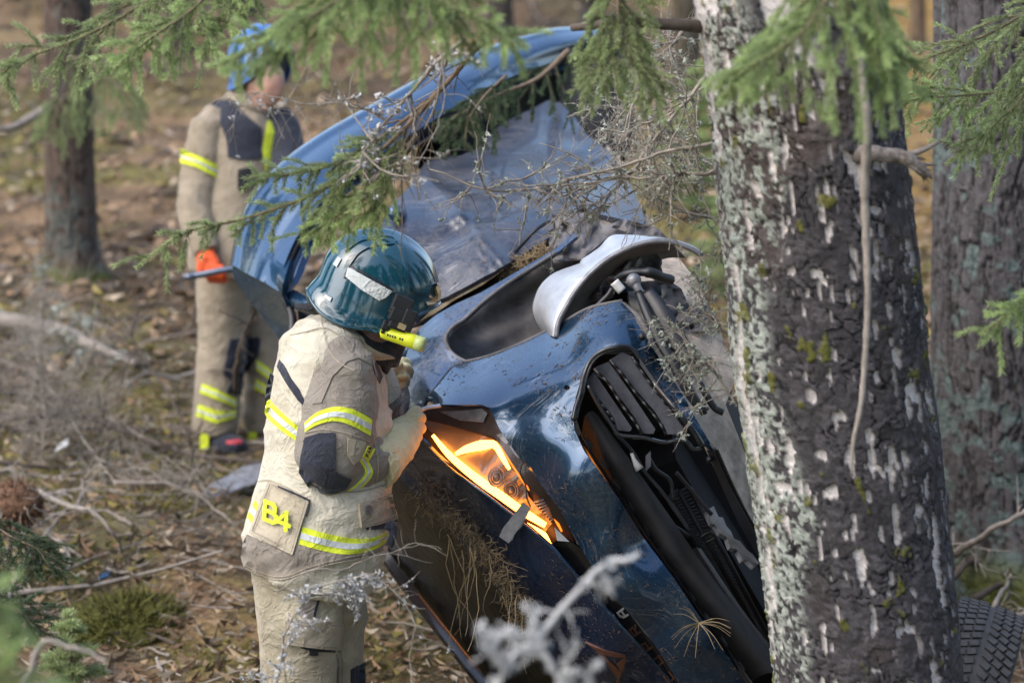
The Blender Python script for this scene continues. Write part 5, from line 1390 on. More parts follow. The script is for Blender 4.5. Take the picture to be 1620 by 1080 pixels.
# far front wheel: only its tyre shows beside the birch
ty = thing('wheel', None, None, P(1528, 1105, 6.6)); ty.parent = car; ty.location = Vector(P(1528, 1105, 6.6)) - car.location
tc = P(1522, 1108, 6.62); ax = unit(VR * .92 - VU * .30 - VF * .22); e1 = unit(np.cross(ax, VF)); e2 = np.cross(ax, e1)
prof = [(-.105, .20), (-.112, .24), (-.105, .275), (-.085, .298), (-.05, .305), (0, .307), (.05, .305), (.085, .298), (.105, .275), (.112, .24), (.105, .20)]
na = 72; V = [tc + ax * a + r * (math.cos(t) * e1 + math.sin(t) * e2) for t in np.linspace(0, 2 * math.pi, na, endpoint=False) for a, r in prof]
k = len(prof); F = [(i * k + j, i * k + j + 1, ((i + 1) % na) * k + j + 1, ((i + 1) % na) * k + j) for i in range(na) for j in range(k - 1)]
MB().add(V, F).build('tyre', M['rubber'], ty)
mb = MB()
for i in range(64):
    for side in (-1, 1):
        for seg in range(3):
            a0 = side * (.012 + seg * .031); t = (i + seg * .42 * 1.0) / 64 * 2 * math.pi
            r_ = .309 - .003 * seg
            c_ = tc + ax * (a0 + side * .013) + r_ * (math.cos(t) * e1 + math.sin(t) * e2)
            rad = math.cos(t) * e1 + math.sin(t) * e2; tan = np.cross(ax, rad)
            d1 = unit(ax * side + tan * .45); mb.box(c_, [d1, np.cross(rad, d1), rad], [.0135, .0095, .006])
o = mb.build('tread_block', M['rubber'], ty, False); o['kind'] = 'stuff'
mb = MB(); V = [tc + ax * a + r * (math.cos(t) * e1 + math.sin(t) * e2) for t in np.linspace(0, 2 * math.pi, 40, endpoint=False) for a, r in ((-.09, .205), (-.02, .19), (.05, .19), (.09, .205), (.06, .05), (.06, .001))]
F = [(i * 6 + j, i * 6 + j + 1, ((i + 1) % 40) * 6 + j + 1, ((i + 1) % 40) * 6 + j) for i in range(40) for j in range(5)]
mb.add(V, F).build('rim', M['alu'], ty)

# needles, bark crumbs and grass on the wreck
mb = MB(); r = np.random.default_rng(90)
bb = bvh_of(bumper, wing, door, hood)
n = 0
while n < 1500:
    k = r.random()
    if k < .6: x, y = 690 + r.random() * 420, 470 + r.random() * 260
    elif k < .8: x, y = 640 + r.random() * 380, 160 + r.random() * 350
    else: x, y = 860 + r.random() * 330, 740 + r.random() * 340
    if k < .6 and r.random() > sstep(720, 520, y) + .25: continue
    if fbm(np.array([x / 45.0]), np.array([y / 45.0]), 97, 3)[0] < .42 + .2 * r.random(): continue
    h = bb.ray_cast(Vector(CAM), Vector(ray(x, y)).normalized())
    if h[0] is None: continue
    p = np.array(h[0]) - VF * .004; nv_ = np.array(h[1]); t = np.cross(nv_, r.normal(size=3)); t = unit(t)
    l = .0018 + .010 * r.random() ** 4; s = np.cross(nv_, t)
    wq = .0008 + .0008 * r.random()
    mb.add([p - t * l - s * wq, p + t * l * .2 - s * wq * 1.4 - VF * .002, p + t * l, p + s * wq], [(0, 1, 2, 3)], None); n += 1
o = mb.build('forest_debris', simple('debris', (.13, .085, .05), .9, 0, .5, 50), bumper, False); o['kind'] = 'stuff'

gc = thing('grass_clump', 'dry grass and fine roots hanging from the edge of the dark bonnet', 'dry grass', P(760, 880, 6.25))
mb = MB(); mb2 = MB(); r = np.random.default_rng(91)
edge = cr(np.array([(664, 775), (690, 800), (730, 830), (760, 870), (790, 905), (815, 950), (835, 985)], float), 60)
for k in range(560):
    i = r.integers(0, 60); x, y = edge[i] + r.normal(size=2) * [9, 11]
    d = float(hood_d([(x, y)])[0]) - .03 - .06 * r.random()
    p = P(x, y, d); dv = unit(r.normal(size=3) + np.array([0, 0, -.5])); L_ = .025 + .05 * r.random(); pts = [p]
    for q in range(5):
        dv = unit(dv + r.normal(size=3) * .6 + np.array([0, 0, -.12])); pts.append(pts[-1] + dv * L_ / 5)
    (mb if k % 3 else mb2).tube(pts, np.linspace(.0016, .0006, 6), 3, False)
for (x, y, L_) in [(745, 870, .32), (740, 865, .26), (755, 880, .38), (712, 850, .36), (708, 845, .2), (780, 880, .2), (800, 900, .22), (820, 940, .26), (826, 950, .24), (830, 945, .2), (750, 872, .3), (735, 870, .24), (810, 920, .24), (716, 860, .3)]:
    p = P(x + r.normal() * 4, y, 6.16); dv = np.array([r.normal() * .15, 0, -1.0]); pts = [p]
    for q in range(9):
        dv = unit(dv + np.array([r.normal() * .16, r.normal() * .16, -.05])); pts.append(pts[-1] + dv * L_ / 9)
    mb.tube(pts, np.linspace(.0022, .0009, 10), 4, False)
o = mb.build('straw', M['straw'], gc); o['kind'] = 'stuff'
o = mb2.build('fine_roots', M['twig'], gc); o['kind'] = 'stuff'
tf = MB(); r = np.random.default_rng(92); c0 = P(1106, 985, 6.0)
for k in range(16):
    a = r.random() * 6.283; dv = unit(VR * math.cos(a) + VU * .6 * math.sin(a) + r.normal(size=3) * .2 - VF * .2)
    tf.tube(cr([c0, c0 + dv * .05, c0 + dv * .09 + [0, 0, -.02]], 6), np.linspace(.0016, .0007, 6), 3, False)
rebase(tag(tf.build('grass_tuft', M['straw']), 'small dry grass tuft stuck on the lower blue bumper', 'dry grass'), c0)
nb = MB(); r = np.random.default_rng(93)
for k in range(260):
    t = r.random(); c = P(796 + 70 * t + r.normal() * 5, 432 - 40 * t + r.normal() * 4, 6.86 - .03 * r.random())
    dv = unit(r.normal(size=3)); nb.tube([c, c + dv * .02, c + dv * .035 + [0, 0, -.004]], [.0016, .0012, .0006], 3, False)
rebase(tag(nb.build('needle_heap', M['straw']), 'small heap of brown needles lodged in the gap under the scraped door', 'needles'), P(830, 412, 6.86))
# ------------------------------------------------------------------ people
f4 = lambda x, y: (360 + x / 3.374, 340 + y / 3.374)
f5 = lambda x, y: (360 + x / 2.347, 620 + y / 2.347)
def strokes(name, pts, wpx, bvh, m, parent, off):
    for k, (a, b_) in enumerate(zip(pts[:-1], pts[1:])):
        t = unit(b_ - a) * wpx * .4
        decal(name, ribbon_poly([a - t, b_ + t], wpx), bvh, m, parent, off + .0004 * (k % 3), .002, 3)

def head(mb, c, fwd, up, s=1.0):
    """a head with brow, nose, mouth, chin and ears; c is its centre"""
    fwd = unit(fwd); up = unit(up - fwd * (up @ fwd)); sd_ = np.cross(fwd, up)
    nu, nv_ = 32, 24
    V = []
    for i in range(nv_):
        ph = -math.pi / 2 + math.pi * i / (nv_ - 1)
        for j in range(nu):
            th = 2 * math.pi * j / nu
            f = math.cos(ph) * math.cos(th); l = math.cos(ph) * math.sin(th); u = math.sin(ph)
            a, b_, c_ = .098, .077, .122
            if u < 0: b_ *= 1 - .28 * u * u; a *= 1 - .12 * u * u
            x, y, z = f * a, l * b_, u * c_
            if f > 0:
                x += .020 * math.exp(-((l / .12) ** 2 + ((u + .18) / .16) ** 2)) + .006 * math.exp(-((u - .12) / .1) ** 2 - (l / .6) ** 2)   # nose, brow
                x -= .010 * (math.exp(-(((l - .38) / .18) ** 2 + ((u - .02) / .10) ** 2)) + math.exp(-(((l + .38) / .18) ** 2 + ((u - .02) / .10) ** 2)))
                x += .006 * math.exp(-((l / .3) ** 2 + ((u + .52) / .06) ** 2)) + .006 * math.exp(-((l / .3) ** 2 + ((u + .64) / .06) ** 2)) + .010 * math.exp(-((l / .35) ** 2 + ((u + .86) / .12) ** 2))
            V.append(np.asarray(c) + s * (x * fwd + y * sd_ + z * up))
    F = [(i * nu + j, i * nu + (j + 1) % nu, (i + 1) * nu + (j + 1) % nu, (i + 1) * nu + j) for i in range(nv_ - 1) for j in range(nu)]
    mb.add(V, F)
    for q in (-1, 1): mb.ball(np.asarray(c) + s * (q * .078 * sd_ - .01 * fwd - .005 * up), .026 * s, 8, (.6, .7, 1))
    return fwd, up, sd_

def gauntlet(name, wrist, knuck, fingers, thumb, m, parent, rw=.042, vox=.004, fr=.0125):
    """wrist and knuckle line as points, each finger a list of points, everything grown into one glove"""
    mb = MB()
    mb.ring_loft(wrist, 16)
    for f in fingers: mb.tube(cr(PP(f), 12), np.linspace(fr * 1.08, fr * .86, 12), 9); mb.ball(P(*f[-1]), fr * .86, 8)
    mb.tube(cr(PP(thumb), 10), np.linspace(fr * 1.3, fr * .95, 10), 9); mb.ball(P(*thumb[-1]), fr * .95, 8)
    return remeshed(name, mb, m, parent, vox, 4, .0035, 5, 22)

# -------- foreground firefighter
ff = thing('person', 'firefighter in cream and taupe turnout gear and teal helmet bending over the lit headlight', 'person', P(492, 1320, 6.2))
zt = [(545, 512, 6.12, .055, .075), (533, 532, 6.11, .10, .16), (524, 556, 6.09, .138, .222), (521, 600, 6.07, .162, .24), (520, 660, 6.05, .176, .225), (516, 720, 6.04, .176, .21), (513, 765, 6.04, .187, .205), (509, 805, 6.04, .199, .212), (501, 850, 6.05, .204, .222), (496, 876, 6.06, .197, .225), (490, 893, 6.07, .185, .222)]
# the body itself, one surface from head to feet, inside the clothes
mb = MB()
hc = P(612, 478, 6.10)
hf = unit(VR * .80 - VU * .50 + VF * .33); hu = unit(VU * .86 + VR * .42 + VF * .1)
head(mb, hc, hf, hu, .96)
mb.ring_loft([(600, 500, 6.1, .05, .052), (580, 520, 6.1, .055, .058), (555, 545, 6.1, .07, .12), (524, 575, 6.08, .11, .18), (520, 700, 6.05, .13, .16), (510, 820, 6.05, .14, .17), (495, 900, 6.07, .13, .16)], 20)
for dy, x0, x1, x2 in ((-.09, 478, 478, 470), (.11, 500, 512, 508)):
    mb.ring_loft([(x0, 890, 6.07 + dy, .09, .085), (x1, 1000, 6.1 + dy, .07, .075), (x1, 1060, 6.13 + dy, .055, .06), (x2, 1180, 6.2 + dy, .05, .055), (x2 - 4, 1280, 6.26 + dy, .036, .04), (x2, 1305, 6.26 + dy, .045, .05), (x2 + 40, 1318, 6.24 + dy, .035, .045)], 14)
mb.ring_loft([(542, 580, 5.93, .05, .05), (530, 660, 5.86, .048, .05), (512, 738, 5.84, .042, .045), (560, 728, 5.92, .04, .042), (606, 716, 6.0, .034, .034), (634, 690, 6.08, .04, .025)], 14)
mb.ring_loft([(565, 575, 6.26, .05, .05), (590, 640, 6.3, .046, .048), (600, 660, 6.36, .042, .042), (615, 620, 6.42, .034, .034), (625, 595, 6.46, .035, .025)], 14)
remeshed('body', mb, M['skin'], ff, .007, 3)
mb = MB(); mb.ring_loft(zt, 28)
mb.ring_loft([(548, 545, 6.2, .07, .09), (575, 580, 6.24, .08, .09), (598, 635, 6.28, .078, .085)], 16)
jacket = remeshed('jacket', mb, M['cream'], ff, .008, 6, .017, 3, 9)
mb = MB(); mb.ring_loft([(536, 545, 5.98, .055, .06), (540, 572, 5.93, .088, .085), (540, 600, 5.90, .101, .092), (536, 650, 5.875, .104, .092), (528, 700, 5.86, .104, .092), (516, 738, 5.85, .090, .088), (509, 758, 5.86, .052, .06)], 20)
mb.ring_loft([(497, 735, 5.86, .050, .06), (512, 736, 5.86, .082, .083), (540, 733, 5.89, .084, .08), (570, 730, 5.93, .078, .074), (590, 728, 5.955, .066, .062), (599, 727, 5.97, .054, .05)], 20)
sleeve = remeshed('sleeve', mb, M['taupe'], ff, .007, 5, .017, 8, 11)
mb = MB(); mb.ring_loft([(572, 580, 6.27, .08, .08), (598, 640, 6.31, .078, .08), (606, 665, 6.36, .07, .07), (616, 640, 6.40, .058, .06), (622, 615, 6.44, .05, .05)], 16)
remeshed('sleeve', mb, M['taupe'], ff, .008, 6, .008, 9, 11)
mb = MB()
for dy, x0, x1, w0 in ((-.09, 474, 473, .12), (.10, 500, 514, .118)):
    mb.ring_loft([(x0 + 4, 850, 6.08 + dy, .13, .11), (x0, 900, 6.07 + dy, .138, .115), (x1 - 1, 960, 6.09 + dy, w0, .108), (x1, 1010, 6.11 + dy, .112, .102), (x1, 1060, 6.13 + dy, .108, .1), (x1 - 4, 1150, 6.18 + dy, .105, .1), (x1 - 6, 1240, 6.24 + dy, .10, .1), (x1 - 6, 1270, 6.26 + dy, .095, .095)], 22)
trous = remeshed('trousers', mb, M['trouser'], ff, .008, 5, .019, 13, 8)
for dy, x1 in ((-.09, 467), (.10, 506)):
    mb = MB().ring_loft([(x1 - 2, 1235, 6.24 + dy, .075, .075), (x1 - 2, 1290, 6.26 + dy, .07, .075), (x1 + 4, 1322, 6.27 + dy, .065, .07)], 16)
    mb.ring_loft([(x1 - 22, 1318, 6.27 + dy, .04, .045), (x1 + 10, 1312, 6.26 + dy, .05, .052), (x1 + 50, 1320, 6.24 + dy, .042, .05), (x1 + 78, 1326, 6.23 + dy, .028, .04)], 16)
    remeshed('boot', mb, M['blackcloth'], ff, .008, 4)
bj = bvh_of(jacket); bs = bvh_of(sleeve); bt_ = bvh_of(trous); bjs = bvh_of(jacket, sleeve)
# reflective tapes
def tape(top, bot, bvh, parent, f=f5):
    T_ = cr(np.array(mp(f, *top), float), 24); B_ = cr(np.array(mp(f, *bot), float), 24)
    pl = lambda a, b_: [tuple(p) for p in np.concatenate([T_ * (1 - a) + B_ * a, (T_ * (1 - b_) + B_ * b_)[::-1]])]
    y = decal('hi_vis_tape', pl(0, 1), bvh, M['yellow'], parent, .005, .003, 5)
    if y: decal('silver_strip', pl(.33, .68), bvh, M['silver'], y, .007, .002, 5)
tape([(286, 112), (330, 76), (400, 54), (470, 65), (538, 102)], [(286, 148), (330, 122), (400, 108), (460, 124), (532, 162)], bs, sleeve)
tape([(150, 15), (165, 40), (225, 98), (292, 152)], [(136, 75), (150, 100), (215, 155), (288, 203)], bj, jacket)
tape([(278, 500), (350, 520), (450, 541), (540, 541), (592, 522)], [(264, 564), (350, 588), (450, 602), (540, 586), (592, 556)], bj, jacket)
tape([(102, 400), (108, 412), (122, 425)], [(70, 462), (85, 478), (105, 495)], bj, jacket)
tape([(492, 255), (512, 300), (478, 345), (440, 372)], [(512, 235), (540, 300), (505, 350), (470, 378)], bs, sleeve)
decal('size_tag', mp(f5, (522, 198), (550, 211), (526, 256), (503, 241)), bs, M['yellow'], sleeve, .009, .002, 4)
# lettering on the tag: PAB
tg = [np.array(f5(534, 205)), np.array(f5(515, 248))]
dirv = (tg[1] - tg[0]) / np.linalg.norm(tg[1] - tg[0]); nrm = np.array([-dirv[1], dirv[0]])
G3 = {'P': [[(0, 0), (0, 1), (.8, 1), (.8, .5), (0, .5)]], 'A': [[(0, 0), (.5, 1), (1, 0)], [(.2, .4), (.8, .4)]], 'B': [[(0, 0), (0, 1), (.62, 1), (.8, .88), (.8, .64), (.62, .52), (0, .52)], [(.62, .52), (.95, .4), (.95, .12), (.7, 0), (0, 0)]], '4': [[(.72, 0), (.72, 1), (0, .32), (1, .32)]]}
for k, chh in enumerate('BAP'):
    for s in G3[chh]:
        pts = [tg[0] + dirv * (4.0 + 6.0 * k - a * 4.2) + nrm * (-1 + b_ * 5 - 2) for a, b_ in s]
        strokes('letter', pts, 1.0, bs, M['blackcloth'], sleeve, .013)
# pockets
pk = decal('pocket', mp(f5, (150, 328), (210, 352), (302, 404), (268, 510), (240, 605), (160, 565), (78, 520), (115, 420)), bj, M['tan'], jacket, .012, .012, 7)
decal('pocket_edge', ribbon_poly(mp(f5, (186, 350), (240, 372), (306, 402), (300, 440), (292, 462)), 3.0), bj, M['navy'], jacket, .017, .002, 4)
for chh, o_ in (('B', (135, 470)), ('4', (182, 498))):
    for s in G3[chh]:
        pts = [np.array(f5(o_[0] + a * 46 + b_ * 4, o_[1] + a * 20 - b_ * 66)) for a, b_ in s]
        strokes('letter', pts, 6.0, bj, M['yellow'], jacket, .027)
decal('pocket', mp(f5, (490, 412), (540, 398), (612, 376), (622, 430), (632, 470), (560, 492), (500, 505), (494, 460)), bj, M['tan'], jacket, .014, .012, 6)
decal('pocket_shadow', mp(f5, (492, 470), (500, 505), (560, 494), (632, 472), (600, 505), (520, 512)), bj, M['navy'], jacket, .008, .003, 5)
decal('badge', [f5(526 + 14 * math.cos(t), 437 + 18 * math.sin(t)) for t in np.linspace(0, 6.283, 14)[:-1]], bj, M['grey_part'], jacket, .02, .004, 4)
decal('hem_panel', mp(f5, (72, 528), (160, 570), (240, 608), (268, 568), (350, 592), (450, 606), (540, 590), (592, 562), (594, 580), (520, 612), (440, 628), (370, 644), (300, 664), (200, 699), (120, 682), (60, 652), (48, 610), (56, 560)), bj, M['taupe'], jacket, .006, .004, 7)
decal('shoulder_piping', mp(f4, (275, 770), (300, 800), (335, 870), (380, 930), (406, 985), (402, 1016), (372, 985), (330, 925), (296, 872), (262, 808)), bj, M['navy'], jacket, .005, .003, 5)
decal('side_panel', mp(f5, (142, -4), (158, -70), (172, -60), (160, 10), (150, 60), (138, 60)), bj, M['navy'], jacket, .004, .003, 5)
decal('elbow_patch', mp(f5, (286, 168), (340, 152), (396, 150), (400, 300), (462, 326), (440, 362), (400, 378), (350, 378), (300, 355), (264, 300), (270, 240)), bs, M['navy'], sleeve, .009, .006, 6)
decal('sleeve_panel', mp(f5, (448, 170), (515, 185), (505, 240), (470, 270), (445, 230)), bs, M['tan'], sleeve, .006, .004, 6)
decal('shoulder_panel', mp(f4, (600, 645), (650, 640), (720, 690), (760, 740), (775, 800), (700, 760), (640, 780), (560, 860), (500, 1000), (450, 1010), (470, 900), (540, 760)), bjs, M['taupe'], jacket, .005, .003, 8)
decal('zip_strip', mp(f4, (772, 775), (800, 790), (830, 860), (815, 900), (790, 850)), bjs, M['navy'], jacket, .006, .003, 5)
decal('pocket', mp(f5, (250, 695), (290, 662), (352, 640), (350, 720), (322, 836), (280, 828), (262, 760)), bt_, M['taupe'], trous, .008, .006, 6)
decal('pocket_flap', mp(f5, (216, 838), (320, 846), (432, 858), (428, 905), (424, 960), (330, 952), (208, 935)), bt_, M['tan'], trous, .014, .012, 7)
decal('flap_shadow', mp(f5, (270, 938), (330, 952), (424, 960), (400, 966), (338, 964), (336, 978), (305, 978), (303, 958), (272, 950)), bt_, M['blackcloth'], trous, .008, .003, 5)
decal('knee_patch', mp(f5, (462, 1030), (512, 1000), (514, 1110), (462, 1110)), bt_, M['navy'], trous, .008, .005, 6)
decal('trouser_seam', ribbon_poly(mp(f5, (408, 970), (412, 1030), (414, 1090)), 2.5), bt_, M['taupe'], trous, .006, .003, 4)
decal('pocket_seam', ribbon_poly(mp(f5, (356, 640), (352, 720), (330, 800), (322, 836)), 4), bt_, M['navy'], trous, .009, .003, 4)
MB().tube(cr(PP([(613, 838, 5.93), (620, 828, 5.93), (622, 845, 5.93), (616, 862, 5.94)]), 12), .012, 7).build('strap', M['navy'], jacket)
def seam(pts, bvh, parent, m='taupe', w_=1.3, off=.005, f=f5, smooth=True):
    q = np.array(mp(f, *pts), float)
    if smooth and len(q) > 2: q = cr(q, 6 * len(q))
    decal('seam', ribbon_poly(q, w_), bvh, M[m], parent, off, .0018, 4)
for k_ in (6,):
    seam([(150 + k_, 328 + k_ * 1.6), (296 - k_, 404 + k_ * .6), (240 - k_ * .6, 602 - k_ * 1.8), (84 + k_, 518 - k_ * .6), (150 + k_, 332 + k_ * 1.6)], bj, jacket, 'taupe', .9, .026, f5, False)
seam([(60, 640), (120, 668), (200, 684), (300, 650), (370, 630), (450, 612), (520, 600)], bj, jacket, 'tan', 1.0, .012)
seam([(64, 652), (120, 680), (200, 695), (300, 662), (370, 642), (450, 626), (520, 612)], bj, jacket, 'tan', 1.0, .012)
seam([(500, 425), (545, 410), (606, 390)], bj, jacket, 'taupe', 1.0, .028); seam([(505, 497), (560, 484), (624, 464)], bj, jacket, 'taupe', 1.0, .028)
seam([(318, 350), (380, 352), (440, 370), (500, 366), (600, 340)], bj, jacket)
seam([(110, 330), (150, 326), (220, 352), (300, 396)], bj, jacket, 'tan', 1.2)
seam([(286, 150), (340, 138), (400, 142), (470, 160), (530, 184)], bs, sleeve, 'tan', 1.2, .006)
seam([(400, 150), (402, 240), (402, 300)], bs, sleeve, 'blackcloth', 1.0, .016)
seam([(545, 170), (556, 230), (560, 300), (548, 350)], bs, sleeve, 'tan', 1.2, .006)
seam([(225, 850), (320, 856), (424, 868)], bt_, trous, 'taupe', .9, .028); seam([(216, 925), (330, 942), (418, 950)], bt_, trous, 'taupe', .9, .028)
seam([(255, 705), (268, 770), (286, 826)], bt_, trous, 'tan', 1.0, .016)
seam([(205, 960), (205, 1010), (215, 1090)], bt_, trous, 'tan', 1.2); seam([(425, 965), (430, 1020), (428, 1090)], bt_, trous, 'tan', 1.2)
seam([(500, 560), (540, 720), (600, 790), (680, 830)], bjs, jacket, 'tan', 1.2, .006, f4)
seam([(330, 640), (420, 620), (520, 600), (600, 640)], bj, jacket, 'tan', 1.2, .005, f4)
# collar, neck cloth
mb = MB()
for r0, y0 in ((0, 0),):
    rows = []
    for k in range(5):
        q = k / 4
        rows.append([P(566 + 62 * math.cos(t) + 10 * math.sin(t) * 0 + q * 12, 545 + 34 * math.sin(t) * .55 + 30 * math.cos(t) - q * 30, 6.1 - .13 * math.sin(t)) for t in np.linspace(0, 2 * math.pi, 40, endpoint=False)])
    V = np.concatenate(rows); F = [(i * 40 + j, i * 40 + (j + 1) % 40, (i + 1) * 40 + (j + 1) % 40, (i + 1) * 40 + j) for i in range(4) for j in range(40)]
    mb.add(V, F)
col_ = mb.build('collar', M['blackcloth'], jacket); solid(col_, .012, 0)
mb = MB()
loft('collar_flap', [wd(mp(f4, (525, 575), (600, 610), (700, 660), (790, 720), (895, 768)), [5.97, 5.93, 5.93, 5.95, 6.0]), wd(mp(f4, (530, 590), (610, 640), (690, 690), (740, 745), (800, 778)), [5.96, 5.91, 5.91, 5.93, 5.98])], M['tan'], jacket, 24, 5, .008)
loft('collar_lining', [wd(mp(f4, (498, 520), (600, 545), (690, 600), (780, 670), (880, 690), (945, 705)), [5.99, 5.96, 5.96, 5.97, 6.0, 6.03]), wd(mp(f4, (500, 570), (600, 605), (700, 655), (800, 722), (870, 760), (905, 765)), [5.98, 5.94, 5.94, 5.96, 6.0, 6.03])], M['blackcloth'], jacket, 24, 6, .008)
loft('chin_guard', [wd(mp(f4, (815, 690), (870, 670), (945, 700)), [6.0, 6.0, 6.04]), wd(mp(f4, (800, 770), (850, 800), (905, 790)), [6.0, 6.0, 6.03]), wd(mp(f4, (820, 830), (850, 850), (880, 800)), [6.02, 6.02, 6.05])], M['blackcloth'], jacket, 14, 8, .012)
# gloves
gl1 = gauntlet('glove', [(592, 733, 5.96, .079, .074), (602, 727, 5.975, .074, .069), (612, 718, 6.0, .064, .056), (626, 702, 6.04, .062, .05), (638, 688, 6.08, .056, .042), (650, 674, 6.12, .042, .032)], None,
    [[(644, 664, 6.1), (655, 650, 6.13), (662, 650, 6.19), (660, 658, 6.24)], [(648, 672, 6.1), (661, 660, 6.12), (668, 662, 6.19), (664, 670, 6.24)], [(648, 682, 6.09), (662, 674, 6.12), (668, 678, 6.19), (662, 684, 6.24)], [(644, 692, 6.08), (657, 688, 6.12), (662, 692, 6.18), (656, 696, 6.22)]],
    [(634, 712, 6.05), (645, 722, 6.1), (650, 712, 6.16)], M['glove'], ff, fr=.014)
gl2 = gauntlet('glove', [(606, 622, 6.42, .05, .05), (613, 610, 6.42, .05, .042), (622, 596, 6.42, .05, .034), (628, 584, 6.43, .044, .026)], None,
    [[(618, 580, 6.41), (632, 571, 6.40), (645, 573, 6.43), (648, 582, 6.48)], [(622, 590, 6.40), (638, 580, 6.38), (648, 584, 6.42), (648, 594, 6.48)], [(622, 602, 6.40), (636, 594, 6.37), (643, 599, 6.42), (641, 608, 6.47)], [(618, 613, 6.40), (630, 608, 6.38), (636, 613, 6.42), (632, 619, 6.46)]],
    [(612, 600, 6.40), (620, 584, 6.37), (632, 576, 6.36)], M['glove'], ff, fr=.013)
# helmet
def helmet(name, c, fwd, up, m, parent, a=.172, b_=.13, cc=.148, seed=1, extras=True, pxc=None):
    fwd = unit(fwd); up = unit(up - fwd * (up @ fwd)); sd_ = np.cross(up, fwd)
    nu, nv_ = 72, 26
    def rim(th):                     # how far below the centre the shell reaches
        f = math.cos(th); s_ = abs(math.sin(th))
        return (-.088 if f < 0 else .02) * abs(f) ** 1.2 + -.125 * s_ ** 1.3 * (1 if f < .2 else max(0, 1 - (f - .2) * 1.0))
    V = []
    for i in range(nv_):
        for j in range(nu):
            th = 2 * math.pi * j / nu; zr = rim(th)
            t = i / (nv_ - 1)
            ph0 = math.asin(max(-.98, zr / cc)); ph = math.pi / 2 + (ph0 - math.pi / 2) * t
            k = math.cos(ph) if ph > 0 else (1 - .10 * (ph / 1.2) ** 2)
            ridge = .010 * math.exp(-(math.sin(th) * k * b_ / .022) ** 2) * (1 - t) ** .3 * (1 if t < .8 else 0)
            fl = .014 * sstep(.82, 1.0, t) * (1.2 if math.cos(th) < -.3 else .6)
            V.append(np.asarray(c) + fwd * (a + fl) * k * math.cos(th) + sd_ * (b_ + fl) * k * math.sin(th) + up * ((cc * math.sin(ph) if ph > 0 else cc * math.sin(ph)) + ridge))
    F = [(i * nu + j, i * nu + (j + 1) % nu, (i + 1) * nu + (j + 1) % nu, (i + 1) * nu + j) for i in range(nv_ - 1) for j in range(nu)]
    o = MB().add(V, [tuple(f)[::-1] for f in F]).build(name, m, parent); solid(o, .006)
    e = [V[(nv_ - 1) * nu + j] for j in range(nu)] + [V[(nv_ - 1) * nu]]
    MB().tube(np.array(e), .005, 6, False).build('brim', m, o)
    sh = lambda th, t, off=.003: np.asarray(c) + (np.array(V[int(round(t * (nv_ - 1))) * nu + int(round(th / (2 * math.pi) * nu)) % nu]) - c) * (1 + off / .15)
    return o, sh, (fwd, up, sd_)
hcen = P(600, 450, 6.02)
h_f = unit(VR * .90 - VU * .375 + VF * .22); h_u = unit(VR * .36 + VU * .93 - VF * .02)
hel, sh, hax = helmet('helmet', hcen, h_f, h_u, M['helmet'], ff)
bh = bvh_of(hel)
lin = MB().ball(hcen + hax[1] * .0, .118, 16, (1.15, .95, 1.0)).build('helmet_lining', M['blackcloth'], hel)
decal('reflector', mp(f4, (642, 277), (760, 342), (880, 408), (848, 440), (810, 457), (715, 400), (628, 328)), bh, M['silver'], hel, .006, .003, 5)
decal('reflector_frame', ribbon_poly(mp(f4, (622, 340), (645, 266), (765, 330), (886, 402)), 2.6), bh, M['black'], hel, .005, .003, 4)
decal('reflector', mp(f4, (590, 222), (606, 234), (582, 278), (562, 262)), bh, M['silver'], hel, .005, .002, 4)  # small silver patch high on the back of the shell
decal('label', mp(f4, (522, 424), (556, 442), (548, 462), (514, 438)), bh, M['whitep'], hel, .006, .002, 4)
for ln, wpx in ((mp(f4, (905, 125), (935, 185), (950, 260), (962, 350), (966, 425)), 5.0), (mp(f4, (625, 190), (720, 130), (840, 125), (890, 150), (895, 122), (840, 106), (720, 120)), 2.2), (mp(f4, (940, 330), (1000, 405), (1050, 412), (1090, 370)), 1.8), (mp(f4, (640, 280), (700, 200), (780, 160), (880, 150)), 2.0), (mp(f4, (495, 425), (560, 480), (640, 540), (720, 590), (800, 628)), 2.6), (mp(f4, (525, 365), (600, 410), (670, 470), (725, 525)), 1.8)):
    q = cr(np.array(ln, float), 24)
    decal('shell_ridge', ribbon_poly(q, wpx), bh, M['helmet'], hel, .007, .007, 3)
# goggle mount, visor edge, neck cloth, torch
loft('visor', [wd(mp(f4, (1115, 360), (1128, 420), (1110, 455), (1060, 476)), [6.02, 6.02, 6.02, 6.0]), wd(mp(f4, (1120, 372), (1133, 432), (1112, 468), (1064, 482)), [5.98, 5.98, 5.97, 5.96]), wd(mp(f4, (1100, 400), (1108, 440), (1090, 462), (1058, 470)), [6.0, 6.0, 5.98, 5.96])], M['gold'], hel, 20, 6, .004)
mb = MB()
for pts, hs in (((930, 480), (.028, .018, .024)), ((920, 540), (.03, .02, .02)), ((905, 590), (.026, .018, .012)), ((962, 560), (.018, .02, .03)), ((845, 590), (.012, .012, .014)), ((885, 490), (.008, .01, .02))):
    mb.box(P(*f4(*pts), 5.885), [hax[0], hax[2], hax[1]], hs)
vm = mb.build('visor_mount', M['black'], hel, False); bv = vm.modifiers.new('edge', 'BEVEL'); bv.width = .004; bv.segments = 2
MB().box(P(*f4(930, 595), 5.866), [hax[0], hax[2], hax[1]], (.011, .003, .008)).build('mount_plate', M['gold'], vm, False)
